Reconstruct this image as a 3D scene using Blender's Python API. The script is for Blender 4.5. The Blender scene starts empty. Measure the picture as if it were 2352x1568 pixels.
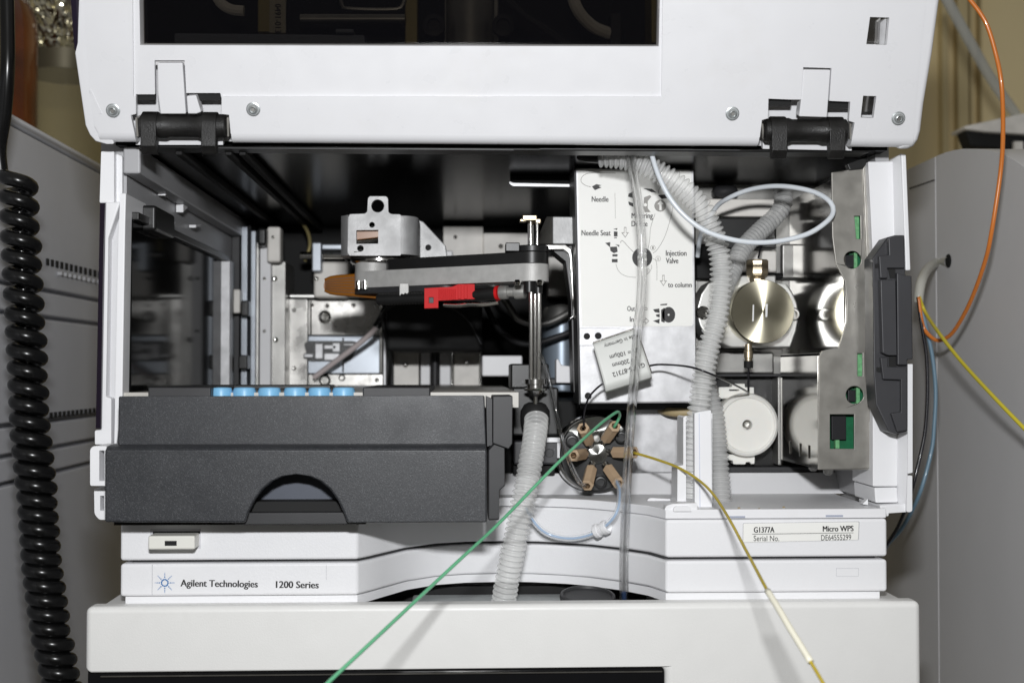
import bpy, bmesh, math, random
from mathutils import Vector, Matrix
from mathutils.geometry import tessellate_polygon
random.seed(7)
R = math.radians
scene = bpy.context.scene
col = scene.collection

# ------------------------------------------------------------------ camera
FPX = 2950.0                      # focal length in units of a 2352 px wide picture
CAM = Vector((-0.0165, -0.53, 0.098))
YAW, PITCH = R(2.2), R(1.28)
cd = bpy.data.cameras.new('camera')
cam = bpy.data.objects.new('camera', cd)
col.objects.link(cam)
cam.location = CAM
cam.rotation_euler = (R(90) + PITCH, 0, -YAW)
cd.sensor_width = 36
cd.lens = 36 * FPX / 2352
cd.clip_start = 0.01
cd.clip_end = 50
cd.dof.use_dof = True
cd.dof.focus_distance = 0.56
cd.dof.aperture_fstop = 14
scene.camera = cam
RM = cam.rotation_euler.to_matrix()

# ------------------------------------------------------------------ light: dim room + the camera's flash
w = bpy.data.worlds.new('World')
scene.world = w
w.use_nodes = True
nt = w.node_tree
bg = nt.nodes['Background']
tc = nt.nodes.new('ShaderNodeTexCoord')
sp = nt.nodes.new('ShaderNodeSeparateXYZ')
rp = nt.nodes.new('ShaderNodeValToRGB')
rp.color_ramp.elements[0].position = 0.30
rp.color_ramp.elements[0].color = (0.10, 0.095, 0.085, 1)
rp.color_ramp.elements[1].position = 0.85
rp.color_ramp.elements[1].color = (0.62, 0.61, 0.58, 1)
mp = nt.nodes.new('ShaderNodeMath'); mp.operation = 'MULTIPLY_ADD'
mp.inputs[1].default_value = 0.5; mp.inputs[2].default_value = 0.5
nt.links.new(tc.outputs['Generated'], sp.inputs[0])
nt.links.new(sp.outputs['Z'], mp.inputs[0])
nt.links.new(mp.outputs[0], rp.inputs[0])
nt.links.new(rp.outputs[0], bg.inputs[0])
bg.inputs[1].default_value = 0.40

ld = bpy.data.lights.new('flash', 'AREA')
ld.shape = 'RECTANGLE'; ld.size = 0.040; ld.size_y = 0.018
ld.energy = 3.15
ld.color = (0.975, 0.985, 1.0)
flash = bpy.data.objects.new('flash', ld)
col.objects.link(flash)
flash.location = CAM + Vector((-0.004, 0.0, 0.097))
flash.rotation_euler = (R(90), 0, -YAW)

vs = scene.view_settings
vs.view_transform = 'Standard'; vs.look = 'None'; vs.exposure = 0; vs.gamma = 1
vs.use_curve_mapping = False
scene.render.engine = 'CYCLES'
cy = scene.cycles
cy.use_denoising = True
cy.max_bounces = 14; cy.transparent_max_bounces = 24; cy.transmission_bounces = 10
cy.caustics_reflective = False; cy.caustics_refractive = False
cy.sample_clamp_indirect = 4

# ------------------------------------------------------------------ geometry helpers
def ray(px, py):
    return RM @ Vector(((px - 1176) / FPX, (784 - py) / FPX, -1.0))
def P(px, py, Y):                 # picture point -> world point on the upright plane at depth Y
    d = ray(px, py)
    return CAM + d * ((Y - CAM.y) / d.y)
def onX(px, py, X):
    d = ray(px, py)
    return CAM + d * ((X - CAM.x) / d.x)
def onZ(px, py, Z):
    d = ray(px, py)
    return CAM + d * ((Z - CAM.z) / d.z)
def CR(ox, oy, s):
    def f(*pts):
        o = [((ox + x / s) / 1.7415, (oy + y / s) / 1.7415) for x, y in pts]
        return o[0] if len(o) == 1 else o
    return f
cA = CR(0, 0, 1.74182); cB = CR(1000, 0, 1.74182); cC = CR(2000, 0, 1.74182); cD = CR(2996, 0, 1.74182)
cE = CR(0, 900, 1.74182); cF = CR(1000, 900, 1.74182); cG = CR(2000, 900, 1.74182); cH = CR(2996, 900, 1.74182)
cI = CR(0, 1800, 1.68455); cJ = CR(1000, 1800, 1.68455); cK = CR(2000, 1800, 1.68455); cL = CR(2996, 1800, 1.68455)
cV = CR(2000, 1600, 2.6129); cS = CR(2280, 640, 3.409); cT = CR(2280, 1080, 2.8); cM = CR(1280, 740, 2.24)
cN = CR(450, 560, 2.1189); cO = CR(2700, 650, 2.6129); cQ = CR(2600, 1250, 1.7422); cU = CR(1050, 1150, 1.8092)

class Fr:
    def __init__(s, o, u, v):
        s.o = Vector(o); s.u = Vector(u).normalized(); s.v = Vector(v).normalized(); s.n = s.u.cross(s.v)
    def uv(s, px, py):
        d = ray(px, py)
        p = CAM + d * ((s.o - CAM).dot(s.n) / d.dot(s.n)) - s.o
        return (p.dot(s.u), p.dot(s.v))
    def w(s, u, v, d=0.0):
        return s.o + s.u * u + s.v * v + s.n * d
    def p(s, px, py, d=0.0):
        u, v = s.uv(px, py)
        return s.w(u, v, d)
    def off(s, d):
        return Fr(s.o + s.n * d, s.u, s.v)
def FY(Y): return Fr((0, Y, 0), (1, 0, 0), (0, 0, 1))
def FXp(X): return Fr((X, 0, 0), (0, 1, 0), (0, 0, 1))      # faces +X
def FXm(X): return Fr((X, 0, 0), (0, -1, 0), (0, 0, 1))     # faces -X

def circ(cx, cy, r, n=28, ry=None, a0=0.0):
    ry = ry or r
    return [(cx + r * math.cos(a0 + 2 * math.pi * k / n), cy + ry * math.sin(a0 + 2 * math.pi * k / n)) for k in range(n)]
def rect(x0, y0, x1, y1): return [(x0, y0), (x1, y0), (x1, y1), (x0, y1)]
def rnd(pts, r, seg=5):
    out = []
    n = len(pts)
    for i in range(n):
        p0, p1, p2 = Vector(pts[i - 1]), Vector(pts[i]), Vector(pts[(i + 1) % n])
        a, b = (p0 - p1), (p2 - p1)
        k = min(r, a.length * .48, b.length * .48)
        s, e = p1 + a.normalized() * k, p1 + b.normalized() * k
        for j in range(seg + 1):
            t = j / seg
            q = s * (1 - t) ** 2 + p1 * 2 * t * (1 - t) + e * t * t
            out.append((q.x, q.y))
    return out
def rrect(x0, y0, x1, y1, r): return rnd(rect(x0, y0, x1, y1), r)

def catmull(pts, step):
    pts = [Vector(p) for p in pts]
    P_ = [pts[0] * 2 - pts[1]] + pts + [pts[-1] * 2 - pts[-2]]
    dense = []
    for i in range(1, len(P_) - 2):
        p0, p1, p2, p3 = P_[i - 1:i + 3]
        m = max(4, int((p2 - p1).length / step * 2))
        for j in range(m):
            t = j / m
            dense.append(.5 * ((2 * p1) + (p2 - p0) * t + (2 * p0 - 5 * p1 + 4 * p2 - p3) * t * t + (3 * p1 - p0 - 3 * p2 + p3) * t ** 3))
    dense.append(pts[-1])
    L = [0]
    for a, b in zip(dense, dense[1:]): L.append(L[-1] + (b - a).length)
    n = max(2, int(round(L[-1] / step)))
    out, k = [], 0
    for i in range(n + 1):
        s = L[-1] * i / n
        while k < len(L) - 2 and L[k + 1] < s: k += 1
        f = (s - L[k]) / max(1e-9, L[k + 1] - L[k])
        out.append(dense[k].lerp(dense[k + 1], min(1, max(0, f))))
    return out

WM = {}
class MB:
    def __init__(s): s.bm = bmesh.new()
    def box(s, a, b):
        x0, x1 = sorted((a[0], b[0])); y0, y1 = sorted((a[1], b[1])); z0, z1 = sorted((a[2], b[2]))
        v = [s.bm.verts.new((x, y, z)) for x in (x0, x1) for y in (y0, y1) for z in (z0, z1)]
        for f in ((0, 1, 3, 2), (4, 6, 7, 5), (0, 4, 5, 1), (2, 3, 7, 6), (0, 2, 6, 4), (1, 5, 7, 3)):
            s.bm.faces.new([v[i] for i in f])
        return s
    def bpx(s, x0, y0, x1, y1, Y, depth):     # upright box whose front face fills that picture rectangle at depth Y
        a = P(x0, y0, Y); b = P(x1, y1, Y)
        return s.box(a, (b.x, Y + depth, b.z))
    def loops(s, loops, vec):                 # loops of world points in one plane, extruded along vec
        flat = [Vector(p) for L in loops for p in L]
        tris = tessellate_polygon([[Vector(p) for p in L] for L in loops])
        A = [s.bm.verts.new(p) for p in flat]; B = [s.bm.verts.new(p + Vector(vec)) for p in flat]
        for t in tris:
            try:
                s.bm.faces.new([A[i] for i in t]); s.bm.faces.new([B[i] for i in reversed(t)])
            except ValueError: pass
        k = 0
        for L in loops:
            m = len(L)
            for i in range(m):
                a, b = k + i, k + (i + 1) % m
                try: s.bm.faces.new((A[a], A[b], B[b], B[a]))
                except ValueError: pass
            k += m
        return s
    def plate(s, fr, outer, holes=(), th=0.002):
        lp = [[fr.p(*q) for q in outer]] + [[fr.p(*q) for q in h] for h in holes]
        return s.loops(lp, -fr.n * th)
    def plan(s, xy, z0, z1):
        return s.loops([[Vector((x, y, z0)) for x, y in xy]], (0, 0, z1 - z0))
    def prism(s, pts, vec):
        return s.loops([pts], vec)
    def ring(s, c, u, v, r, n, ry=None):
        ry = ry or r
        return [s.bm.verts.new(c + u * (r * math.cos(2 * math.pi * k / n)) + v * (ry * math.sin(2 * math.pi * k / n))) for k in range(n)]
    def skin(s, rings, cap=True):
        n = len(rings[0])
        for a, b in zip(rings, rings[1:]):
            for k in range(n):
                s.bm.faces.new((a[k], a[(k + 1) % n], b[(k + 1) % n], b[k]))
        if cap:
            s.bm.faces.new(list(reversed(rings[0]))); s.bm.faces.new(rings[-1])
        return s
    def lathe(s, o, ax, prof, n=28, rot=0.0, cap=True):   # prof = [(radius, height)...] along ax
        o = Vector(o); ax = Vector(ax).normalized()
        u = ax.orthogonal().normalized()
        if rot: u = Matrix.Rotation(rot, 3, ax) @ u
        v = ax.cross(u)
        return s.skin([s.ring(o + ax * h, u, v, max(r, 1e-5), n) for r, h in prof], cap)
    def cyl(s, a, b, r, r2=None, n=24, rot=0.0):
        a = Vector(a); b = Vector(b)
        return s.lathe(a, b - a, [(r, 0), (r if r2 is None else r2, (b - a).length)], n, rot)
    def tube(s, pts, r, n=12, step=0.002, cap=True, raw=False, flat=1.0):
        q = [Vector(p) for p in pts] if raw else catmull(pts, step)
        m = len(q); T = []
        for i in range(m):
            T.append((q[min(i + 1, m - 1)] - q[max(i - 1, 0)]).normalized())
        u = T[0].orthogonal().normalized(); rings = []; L = 0
        for i in range(m):
            u = (u - T[i] * u.dot(T[i])).normalized()
            if i: L += (q[i] - q[i - 1]).length
            rr = r(L) if callable(r) else r
            rings.append(s.ring(q[i], u, T[i].cross(u), rr, n, rr * flat))
        return s.skin(rings, cap)
    def build(s, name, mat, parent=None, bevel=0.0, seg=2, ang=35, local=False, label=None, smooth=True):
        bm = s.bm
        bmesh.ops.recalc_face_normals(bm, faces=bm.faces)
        if parent is not None and not local:
            bmesh.ops.transform(bm, matrix=WM[parent].inverted(), verts=bm.verts)
        me = bpy.data.meshes.new(name)
        bm.to_mesh(me); bm.free()
        if smooth:
            for f in me.polygons: f.use_smooth = True
            me.set_sharp_from_angle(angle=R(ang))
        o = bpy.data.objects.new(name, me)
        col.objects.link(o)
        me.materials.append(mat)
        if parent is not None: o.parent = parent
        WM[o] = (WM[parent] if parent is not None else Matrix.Identity(4)).copy()
        if bevel:
            m = o.modifiers.new('bevel', 'BEVEL'); m.width = bevel; m.segments = seg
            m.limit_method = 'ANGLE'; m.angle_limit = R(40); m.harden_normals = True
            m.use_clamp_overlap = True
        if label: o['label'] = label
        return o
def thing(name, label, cat, loc=(0, 0, 0), group=None):
    o = bpy.data.objects.new(name, None); col.objects.link(o)
    o.empty_display_size = .01
    o.location = loc; o['label'] = label; o['category'] = cat
    if group: o['group'] = group
    WM[o] = Matrix.Translation(Vector(loc))
    return o
def plates(name, m, parent, items, bevel=0.0, seg=2):
    for fr, q, th in items:
        b_ = MB(); b_.plate(fr, q, th=th); b_.build(name, M[m] if isinstance(m, str) else m, parent, bevel=bevel, seg=seg)
def tag(o, label, cat, group=None):
    o['label'] = label; o['category'] = cat
    if group: o['group'] = group
    return o
def struct(o): o['kind'] = 'structure'; return o

HCAP = None
def text(fr, s, x0, y0, x1, y1, mat, parent, name='lettering', bold=0.012, d=0.00015):
    """letters filling the baseline from (x0,y0) to (x1,y1) on the frame; cap height passed through text.h"""
    global HCAP
    def mk(t):
        c = bpy.data.curves.new('t', 'FONT'); c.body = t; c.offset = 0; c.resolution_u = 3
        o = bpy.data.objects.new('t', c); col.objects.link(o)
        dg = bpy.context.evaluated_depsgraph_get()
        me = bpy.data.meshes.new_from_object(o.evaluated_get(dg))
        bpy.data.objects.remove(o); bpy.data.curves.remove(c)
        return me
    if HCAP is None:
        m = mk('H'); HCAP = max(v.co.y for v in m.vertices); bpy.data.meshes.remove(m)
    me = mk(s)
    xs = [v.co.x for v in me.vertices]; a, b = min(xs), max(xs)
    zb_ = {}
    if bold > .005:
        t_ = bmesh.new(); t_.from_mesh(me); base = list(t_.verts) + list(t_.edges) + list(t_.faces)
        for k_, dx in enumerate((bold * 1.3, -bold * 1.3)):
            du = bmesh.ops.duplicate(t_, geom=base)
            for g_ in du['geom']:
                if isinstance(g_, bmesh.types.BMVert): g_.co.x += dx; g_.co.z = .01 * (k_ + 1)
        t_.to_mesh(me); t_.free()
    A = fr.p(x0, y0); B = fr.p(x1, y1)
    e = (B - A); L = e.length; e.normalize(); f = fr.n.cross(e)
    H = text.h * L / math.hypot(x1 - x0, y1 - y0)
    for v in me.vertices:
        q = A + e * ((v.co.x - a) / (b - a) * L) + f * (v.co.y / HCAP * H) + fr.n * (d + v.co.z * .001)
        v.co = WM[parent].inverted() @ q
    me.name = name
    o = bpy.data.objects.new(name, me); col.objects.link(o); o.parent = parent
    WM[o] = WM[parent].copy()
    me.materials.append(mat)
    return o

# ------------------------------------------------------------------ materials
def mat(name, c, rough=.5, metal=0.0, bump=0.0, bscale=1500, var=0.0, vscale=60, trans=0.0, ior=1.45, spec=.5,
        coat=0.0, aniso=0.0, sss=0.0, fleck=None, rvar=0.0, radial=False, alpha=None, specks=0.0):
    m = bpy.data.materials.new(name); m.use_nodes = True
    t = m.node_tree; N = t.nodes; Lk = t.links; b = N['Principled BSDF']
    b.inputs['Base Color'].default_value = (*c, 1); b.inputs['Roughness'].default_value = rough
    b.inputs['Metallic'].default_value = metal; b.inputs['IOR'].default_value = ior
    b.inputs['Specular IOR Level'].default_value = spec
    b.inputs['Transmission Weight'].default_value = trans; b.inputs['Coat Weight'].default_value = coat
    b.inputs['Coat Roughness'].default_value = .08
    b.inputs['Anisotropic'].default_value = aniso
    if sss:
        b.inputs['Subsurface Weight'].default_value = sss
        b.inputs['Subsurface Radius'].default_value = (.004, .0035, .003); b.inputs['Subsurface Scale'].default_value = .6
    co = N.new('ShaderNodeTexCoord')
    if var or fleck or specks:
        n = N.new('ShaderNodeTexNoise'); n.inputs['Scale'].default_value = vscale; n.inputs['Detail'].default_value = 5
        Lk.new(co.outputs['Object'], n.inputs['Vector'])
        mr = N.new('ShaderNodeMapRange'); mr.inputs[1].default_value = .3; mr.inputs[2].default_value = .7
        mr.inputs[3].default_value = 1 - var; mr.inputs[4].default_value = 1 + var
        Lk.new(n.outputs['Fac'], mr.inputs[0])
        mx = N.new('ShaderNodeMix'); mx.data_type = 'RGBA'; mx.blend_type = 'MULTIPLY'; mx.inputs[0].default_value = 1
        mx.inputs[6].default_value = (*c, 1); Lk.new(mr.outputs[0], mx.inputs[7])
        last = mx.outputs[2]
        if fleck:
            vo = N.new('ShaderNodeTexVoronoi'); vo.inputs['Scale'].default_value = fleck[0]
            Lk.new(co.outputs['Object'], vo.inputs['Vector'])
            sx = N.new('ShaderNodeSeparateColor'); Lk.new(vo.outputs['Color'], sx.inputs[0])
            m2 = N.new('ShaderNodeMapRange'); m2.inputs[1].default_value = fleck[1]; m2.inputs[2].default_value = 1
            Lk.new(sx.outputs[0], m2.inputs[0])
            f2 = N.new('ShaderNodeMix'); f2.data_type = 'RGBA'; Lk.new(m2.outputs[0], f2.inputs[0])
            Lk.new(last, f2.inputs[6]); f2.inputs[7].default_value = (*fleck[2], 1)
            last = f2.outputs[2]
        if specks:
            vo = N.new('ShaderNodeTexVoronoi'); vo.inputs['Scale'].default_value = 105
            Lk.new(co.outputs['Object'], vo.inputs['Vector'])
            sx = N.new('ShaderNodeSeparateColor'); Lk.new(vo.outputs['Color'], sx.inputs[0])
            th_ = N.new('ShaderNodeMath'); th_.operation = 'MULTIPLY_ADD'; th_.inputs[1].default_value = .075; th_.inputs[2].default_value = -.045
            Lk.new(sx.outputs[1], th_.inputs[0])
            lt_ = N.new('ShaderNodeMath'); lt_.operation = 'LESS_THAN'; Lk.new(vo.outputs['Distance'], lt_.inputs[0]); Lk.new(th_.outputs[0], lt_.inputs[1])
            fa = N.new('ShaderNodeMath'); fa.operation = 'MULTIPLY'; fa.inputs[1].default_value = specks; Lk.new(lt_.outputs[0], fa.inputs[0])
            sm = N.new('ShaderNodeTexNoise'); sm.inputs['Scale'].default_value = 22; sm.inputs['Detail'].default_value = 7; sm.inputs['Roughness'].default_value = .7
            Lk.new(co.outputs['Object'], sm.inputs['Vector'])
            sr = N.new('ShaderNodeMapRange'); sr.inputs[1].default_value = .58; sr.inputs[2].default_value = .80; sr.inputs[3].default_value = 0; sr.inputs[4].default_value = .16
            Lk.new(sm.outputs['Fac'], sr.inputs[0])
            g1 = N.new('ShaderNodeMix'); g1.data_type = 'RGBA'; Lk.new(sr.outputs[0], g1.inputs[0]); Lk.new(last, g1.inputs[6]); g1.inputs[7].default_value = (.55, .52, .46, 1)
            g2 = N.new('ShaderNodeMix'); g2.data_type = 'RGBA'; Lk.new(fa.outputs[0], g2.inputs[0]); Lk.new(g1.outputs[2], g2.inputs[6]); g2.inputs[7].default_value = (.22, .19, .15, 1)
            last = g2.outputs[2]
        Lk.new(last, b.inputs['Base Color'])
    if rvar:
        n2 = N.new('ShaderNodeTexNoise'); n2.inputs['Scale'].default_value = 90; n2.inputs['Detail'].default_value = 6
        Lk.new(co.outputs['Object'], n2.inputs['Vector'])
        r2 = N.new('ShaderNodeMapRange'); r2.inputs[1].default_value = .3; r2.inputs[2].default_value = .7
        r2.inputs[3].default_value = max(.02, rough - rvar); r2.inputs[4].default_value = min(1, rough + rvar)
        Lk.new(n2.outputs['Fac'], r2.inputs[0]); Lk.new(r2.outputs[0], b.inputs['Roughness'])
    if bump:
        n3 = N.new('ShaderNodeTexNoise'); n3.inputs['Scale'].default_value = bscale; n3.inputs['Detail'].default_value = 3
        Lk.new(co.outputs['Object'], n3.inputs['Vector'])
        bp = N.new('ShaderNodeBump'); bp.inputs['Strength'].default_value = bump; bp.inputs['Distance'].default_value = .0003
        Lk.new(n3.outputs['Fac'], bp.inputs['Height']); Lk.new(bp.outputs[0], b.inputs['Normal'])
    if radial:
        tg = N.new('ShaderNodeTangent'); tg.direction_type = 'RADIAL'; tg.axis = radial
        Lk.new(tg.outputs[0], b.inputs['Tangent'])
    if alpha is not None:
        tr = N.new('ShaderNodeBsdfTransparent'); tr.inputs[0].default_value = (*alpha[1], 1)
        ms = N.new('ShaderNodeMixShader'); ms.inputs[0].default_value = alpha[0]
        Lk.new(tr.outputs[0], ms.inputs[1]); Lk.new(b.outputs[0], ms.inputs[2])
        Lk.new(ms.outputs[0], N['Material Output'].inputs[0])
    return m
M = {}
M['cover'] = mat('white cover plastic', (.70, .70, .715), .33, bump=.04, bscale=2600, var=.012, vscale=40, rvar=.09, specks=.5)
M['white'] = mat('white plastic', (.82, .82, .835), .40, bump=.03, var=.01, specks=.4)
M['strip'] = mat('grained white plastic', (.82, .82, .835), .42, bump=.28, bscale=1300, var=.01, rvar=.07, specks=.35)
M['lower'] = mat('warm white painted panel', (.79, .785, .765), .42, bump=.20, bscale=1400, var=.015, rvar=.07, specks=.45)
M['wgap'] = mat('cream plastic', (.80, .79, .73), .4, bump=.05)
M['black'] = mat('black plastic', (.012, .012, .012), .38, var=.2, bump=.05)
M['matte'] = mat('matte black', (.008, .008, .008), .75)
M['hinge'] = mat('worn black hinge plastic', (.008, .0075, .007), .48, bump=.5, bscale=1700, var=.45, vscale=160, rvar=.12)
M['rubber'] = mat('dark grey plastic', (.030, .030, .032), .5, bump=.12, bscale=2200, var=.15)
M['latch'] = mat('charcoal plastic', (.040, .040, .044), .42, bump=.1, bscale=2500, var=.1)
M['drawer'] = mat('charcoal metallic paint', (.026, .0275, .031), .42, spec=.48, bump=.22, bscale=2600, var=.10, vscale=60, rvar=.06, fleck=(4600, .84, (.10, .103, .11)))
M['drawerin'] = mat('slate blue plastic', (.075, .085, .11), .5, var=.06)
M['cast'] = mat('bead blasted aluminium', (.41, .41, .41), .5, metal=.30, bump=.35, bscale=1700, var=.10, vscale=200, rvar=.07)
M['alu'] = mat('mottled aluminium plate', (.53, .53, .54), .46, metal=.45, bump=.10, bscale=900, var=.16, vscale=130)
M['aludark'] = mat('dull aluminium', (.34, .335, .32), .42, metal=.8, var=.18, vscale=70)
M['steel'] = mat('polished steel', (.62, .61, .59), .16, metal=1.0, rvar=.05)
M['chrome'] = mat('chrome', (.78, .77, .74), .09, metal=1.0)
M['guard'] = mat('galvanised sheet steel', (.31, .298, .272), .36, metal=.55, var=.12, vscale=140, bump=.10, bscale=2600, rvar=.10)
M['mirror'] = mat('bright sheet steel', (.44, .43, .41), .13, metal=1.0, var=.05)
M['brass'] = mat('turned steel face', (.66, .62, .48), .26, metal=1.0, aniso=.93, radial='Y')
M['turned'] = mat('turned steel cone', (.42, .42, .40), .2, metal=1.0, aniso=.93, radial='Y')
M['brassnut'] = mat('nickel brass', (.50, .42, .30), .35, metal=.8, bump=.1)
M['peek'] = mat('beige polymer fitting', (.50, .365, .24), .42, var=.05, bump=.05, sss=.1)
M['ivory'] = mat('ivory plastic', (.90, .885, .83), .42, sss=.25, var=.02, vscale=80)
M['sticker'] = mat('cream sticker', (.88, .875, .84), .45, var=.012)
M['tagpaper'] = mat('pale foil label', (.66, .67, .64), .42, var=.02)
M['foiledge'] = mat('glitter foil', (.35, .33, .30), .25, metal=.9, bump=.9, bscale=2500)
M['ink'] = mat('black ink', (.015, .014, .014), .5)
M['greyink'] = mat('grey ink', (.30, .29, .27), .5)
M['blueink'] = mat('blue ink', (.02, .16, .42), .5)
M['whitemark'] = mat('white paint mark', (.85, .85, .85), .5)
M['pcb'] = mat('green circuit board', (.010, .12, .05), .35, var=.2, vscale=300)
M['green'] = mat('pale green board edge', (.14, .38, .17), .5, var=.25, vscale=700)
M['chip'] = mat('chip', (.015, .015, .017), .35)
M['red'] = mat('red plastic', (.58, .012, .014), .55, spec=.2, var=.05)
M['orange'] = mat('amber ribbon', (.26, .09, .006), .28, coat=.7)
M['ribbonline'] = mat('dark ribbon line', (.09, .03, .003), .4)
M['cap'] = mat('light blue cap', (.22, .50, .76), .38, var=.03, sss=.1)
M['vialglass'] = mat('vial glass', (.85, .87, .87), .08, alpha=(.35, (1, 1, 1)))
M['hose'] = mat('milky corrugated plastic', (.99, .99, .98), .12, coat=1.0, alpha=(.37, (.99, .99, .985)))
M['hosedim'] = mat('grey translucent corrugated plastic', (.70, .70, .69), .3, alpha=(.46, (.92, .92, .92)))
M['clear'] = mat('clear tubing', (.99, .99, .99), .04, trans=1.0, ior=1.30, alpha=(.36, (.995, .995, .995)))
M['milk'] = mat('milky tubing', (.78, .82, .86), .22, sss=.15, alpha=(.88, (.9, .94, 1)))
M['bluecore'] = mat('blue liquid core', (.22, .42, .68), .3)
M['bluejacket'] = mat('clear jacket', (.92, .92, .93), .08, alpha=(.28, (1, 1, 1)))
M['greencap'] = mat('green capillary', (.13, .45, .24), .3, coat=.4, var=.25, vscale=14)
M['yellowcap'] = mat('yellow capillary', (.50, .38, .04), .35, coat=.3, var=.2, vscale=30)
M['yellowb'] = mat('bright yellow capillary', (.62, .52, .04), .35, coat=.3)
M['sleeve'] = mat('ivory sleeve', (.78, .75, .62), .35)
M['orangecap'] = mat('orange capillary', (.66, .20, .035), .28, coat=.5)
M['bluecap'] = mat('grey blue capillary', (.16, .26, .34), .35, coat=.2)
M['blackcap'] = mat('black capillary', (.010, .009, .012), .25, coat=.3)
M['tan'] = mat('tan elastomer tube', (.42, .33, .18), .5)
M['cable'] = mat('black cable jacket', (.005, .005, .005), .26, var=.2)
M['greyinst'] = mat('grey instrument panel', (.60, .605, .635), .5, bump=.05, bscale=1200, var=.03, vscale=15, specks=.3)
M['greyinst2'] = mat('grey instrument panel right', (.64, .635, .64), .5, bump=.05, bscale=1200, var=.03, vscale=15, specks=.3)
M['wall'] = mat('beige wall', (.86, .72, .42), .7, var=.06, vscale=6)
M['wallrib'] = mat('darker beige wall strip', (.62, .51, .28), .7, var=.08, vscale=10)
M['amber'] = mat('amber glass', (.20, .045, .003), .06, trans=.35, coat=.8, var=.75, vscale=16)  # strong mottling stands for hotspots of light coming through the glass
M['foil'] = mat('aluminium foil', (.80, .76, .62), .16, metal=1.0)
M['smoke'] = mat('smoked window', (.006, .006, .008), .05, alpha=(.32, (.55, .53, .50)))
M['smokelow'] = mat('black window', (.006, .006, .007), .06, var=.1)
M['smokeleft'] = mat('black glossy panel', (.004, .004, .004), .08, ior=1.05)
M['greyblue'] = mat('grey blue tray edge', (.20, .22, .27), .5)
M['brassdk'] = mat('old brass', (.42, .35, .16), .4, metal=.5)
M['innerside'] = mat('grey inner wall', (.40, .40, .41), .42, var=.05, vscale=25)
M['plategrey'] = mat('machined grey plate', (.42, .41, .39), .30, metal=.6, var=.35, vscale=38, rvar=.14)
M['plateblue'] = mat('blue grey plate', (.36, .39, .43), .35, metal=.45, var=.08, vscale=30)
M['pale'] = mat('pale plate', (.82, .79, .74), .45, var=.10, vscale=90)
M['bluemotor'] = mat('blue grey motor', (.32, .38, .45), .35, metal=.3)
M['floorgrey'] = mat('pale grey floor', (.52, .50, .46), .4, var=.05)

M['armalu'] = mat('blasted arm aluminium', (.47, .465, .45), .5, metal=.15, bump=.35, bscale=1700, var=.10, vscale=220)
M['satin'] = mat('satin steel flange', (.66, .655, .63), .34, metal=.75, var=.06, vscale=90)
M['zinc'] = mat('zinc plated screw', (.60, .63, .63), .28, metal=.75, var=.08, vscale=900)
# ------------------------------------------------------------------ room
mb = MB(); mb.box((-1.6, .75, -.6), (1.6, .77, 1.2))
struct(mb.build('wall', M['wall']))
rib = MB()
for x0, x1 in ((2162, 2176), (2198, 2222), (2226, 2232), (2250, 2254)):
    a = P(x0, 100, .74); b = P(x1, 100, .74)
    rib.box((a.x, .737, -.5), (b.x, .752, 1.1))
struct(rib.build('wall_trim', M['wallrib'], bevel=.002))

# ------------------------------------------------------------------ neighbouring instruments
XL = -.247
li = thing('laboratory_instrument', 'tall grey instrument cabinet on the left with vent slots, behind the black coiled cable', 'lab instrument', (XL, .2, -.2))
frL = FXp(XL)
def zL(px, py): return onX(px, py, XL).z
top = zL(200, 378)
seams = [top, zL(110, 668), zL(110, 730), zL(60, 972), zL(110, 1030), zL(60, 1100), -.3]
mb = MB(); mb.box((XL - .2, -.05, -.3), (XL - .006, .52, top - .02)); mb.build('body', M['greyinst'], li)
for a, b in zip(seams, seams[1:]):
    m_ = MB(); m_.box((XL - .02, -.05, b + .0012), (XL, .5, a - .0012)); m_.build('side_panel', M['greyinst'], li, bevel=.0012)
mb = MB()
mb.prism([Vector((XL, y, z)) for y, z in ((-.05, top), (.5, top), (.5, top + .006), (-.05, top + .006))], (-.2, 0, 0))
mb.build('top_edge', M['greyinst'], li, bevel=.003)
slots_ = []; rb = MB()
for i in range(13):
    q = cE((320 + i * 33, 232 + i * 8)); q2 = cE((342 + i * 33, 285 + i * 8))
    p = onX(*q, XL); p2 = onX(*q2, XL)
    slots_.append(((XL - .001, p.y, p2.z), (XL + .0008, p.y + (p2.y - p.y) * .62, p.z)))
    if i > 1: rb.box((XL - .001, p.y + (p2.y - p.y) * .70, p2.z - .004), (XL + .0025, p.y + (p2.y - p.y) * 1.25, p.z - .006))
for i in range(12):
    q = cE((345 + i * 30, 1305 - i * 3)); q2 = cE((365 + i * 30, 1345 - i * 4))
    p = onX(*q, XL); p2 = onX(*q2, XL)
    slots_.append(((XL - .001, p.y, p2.z), (XL + .0008, p.y + (p2.y - p.y) * .7, p.z)))
for a_, b_ in slots_:
    m_ = MB(); m_.box(a_, b_); m_.build('vent_slot', M['matte'], li)
rb.build('vent_ribs', M['innerside'], li)

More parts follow.
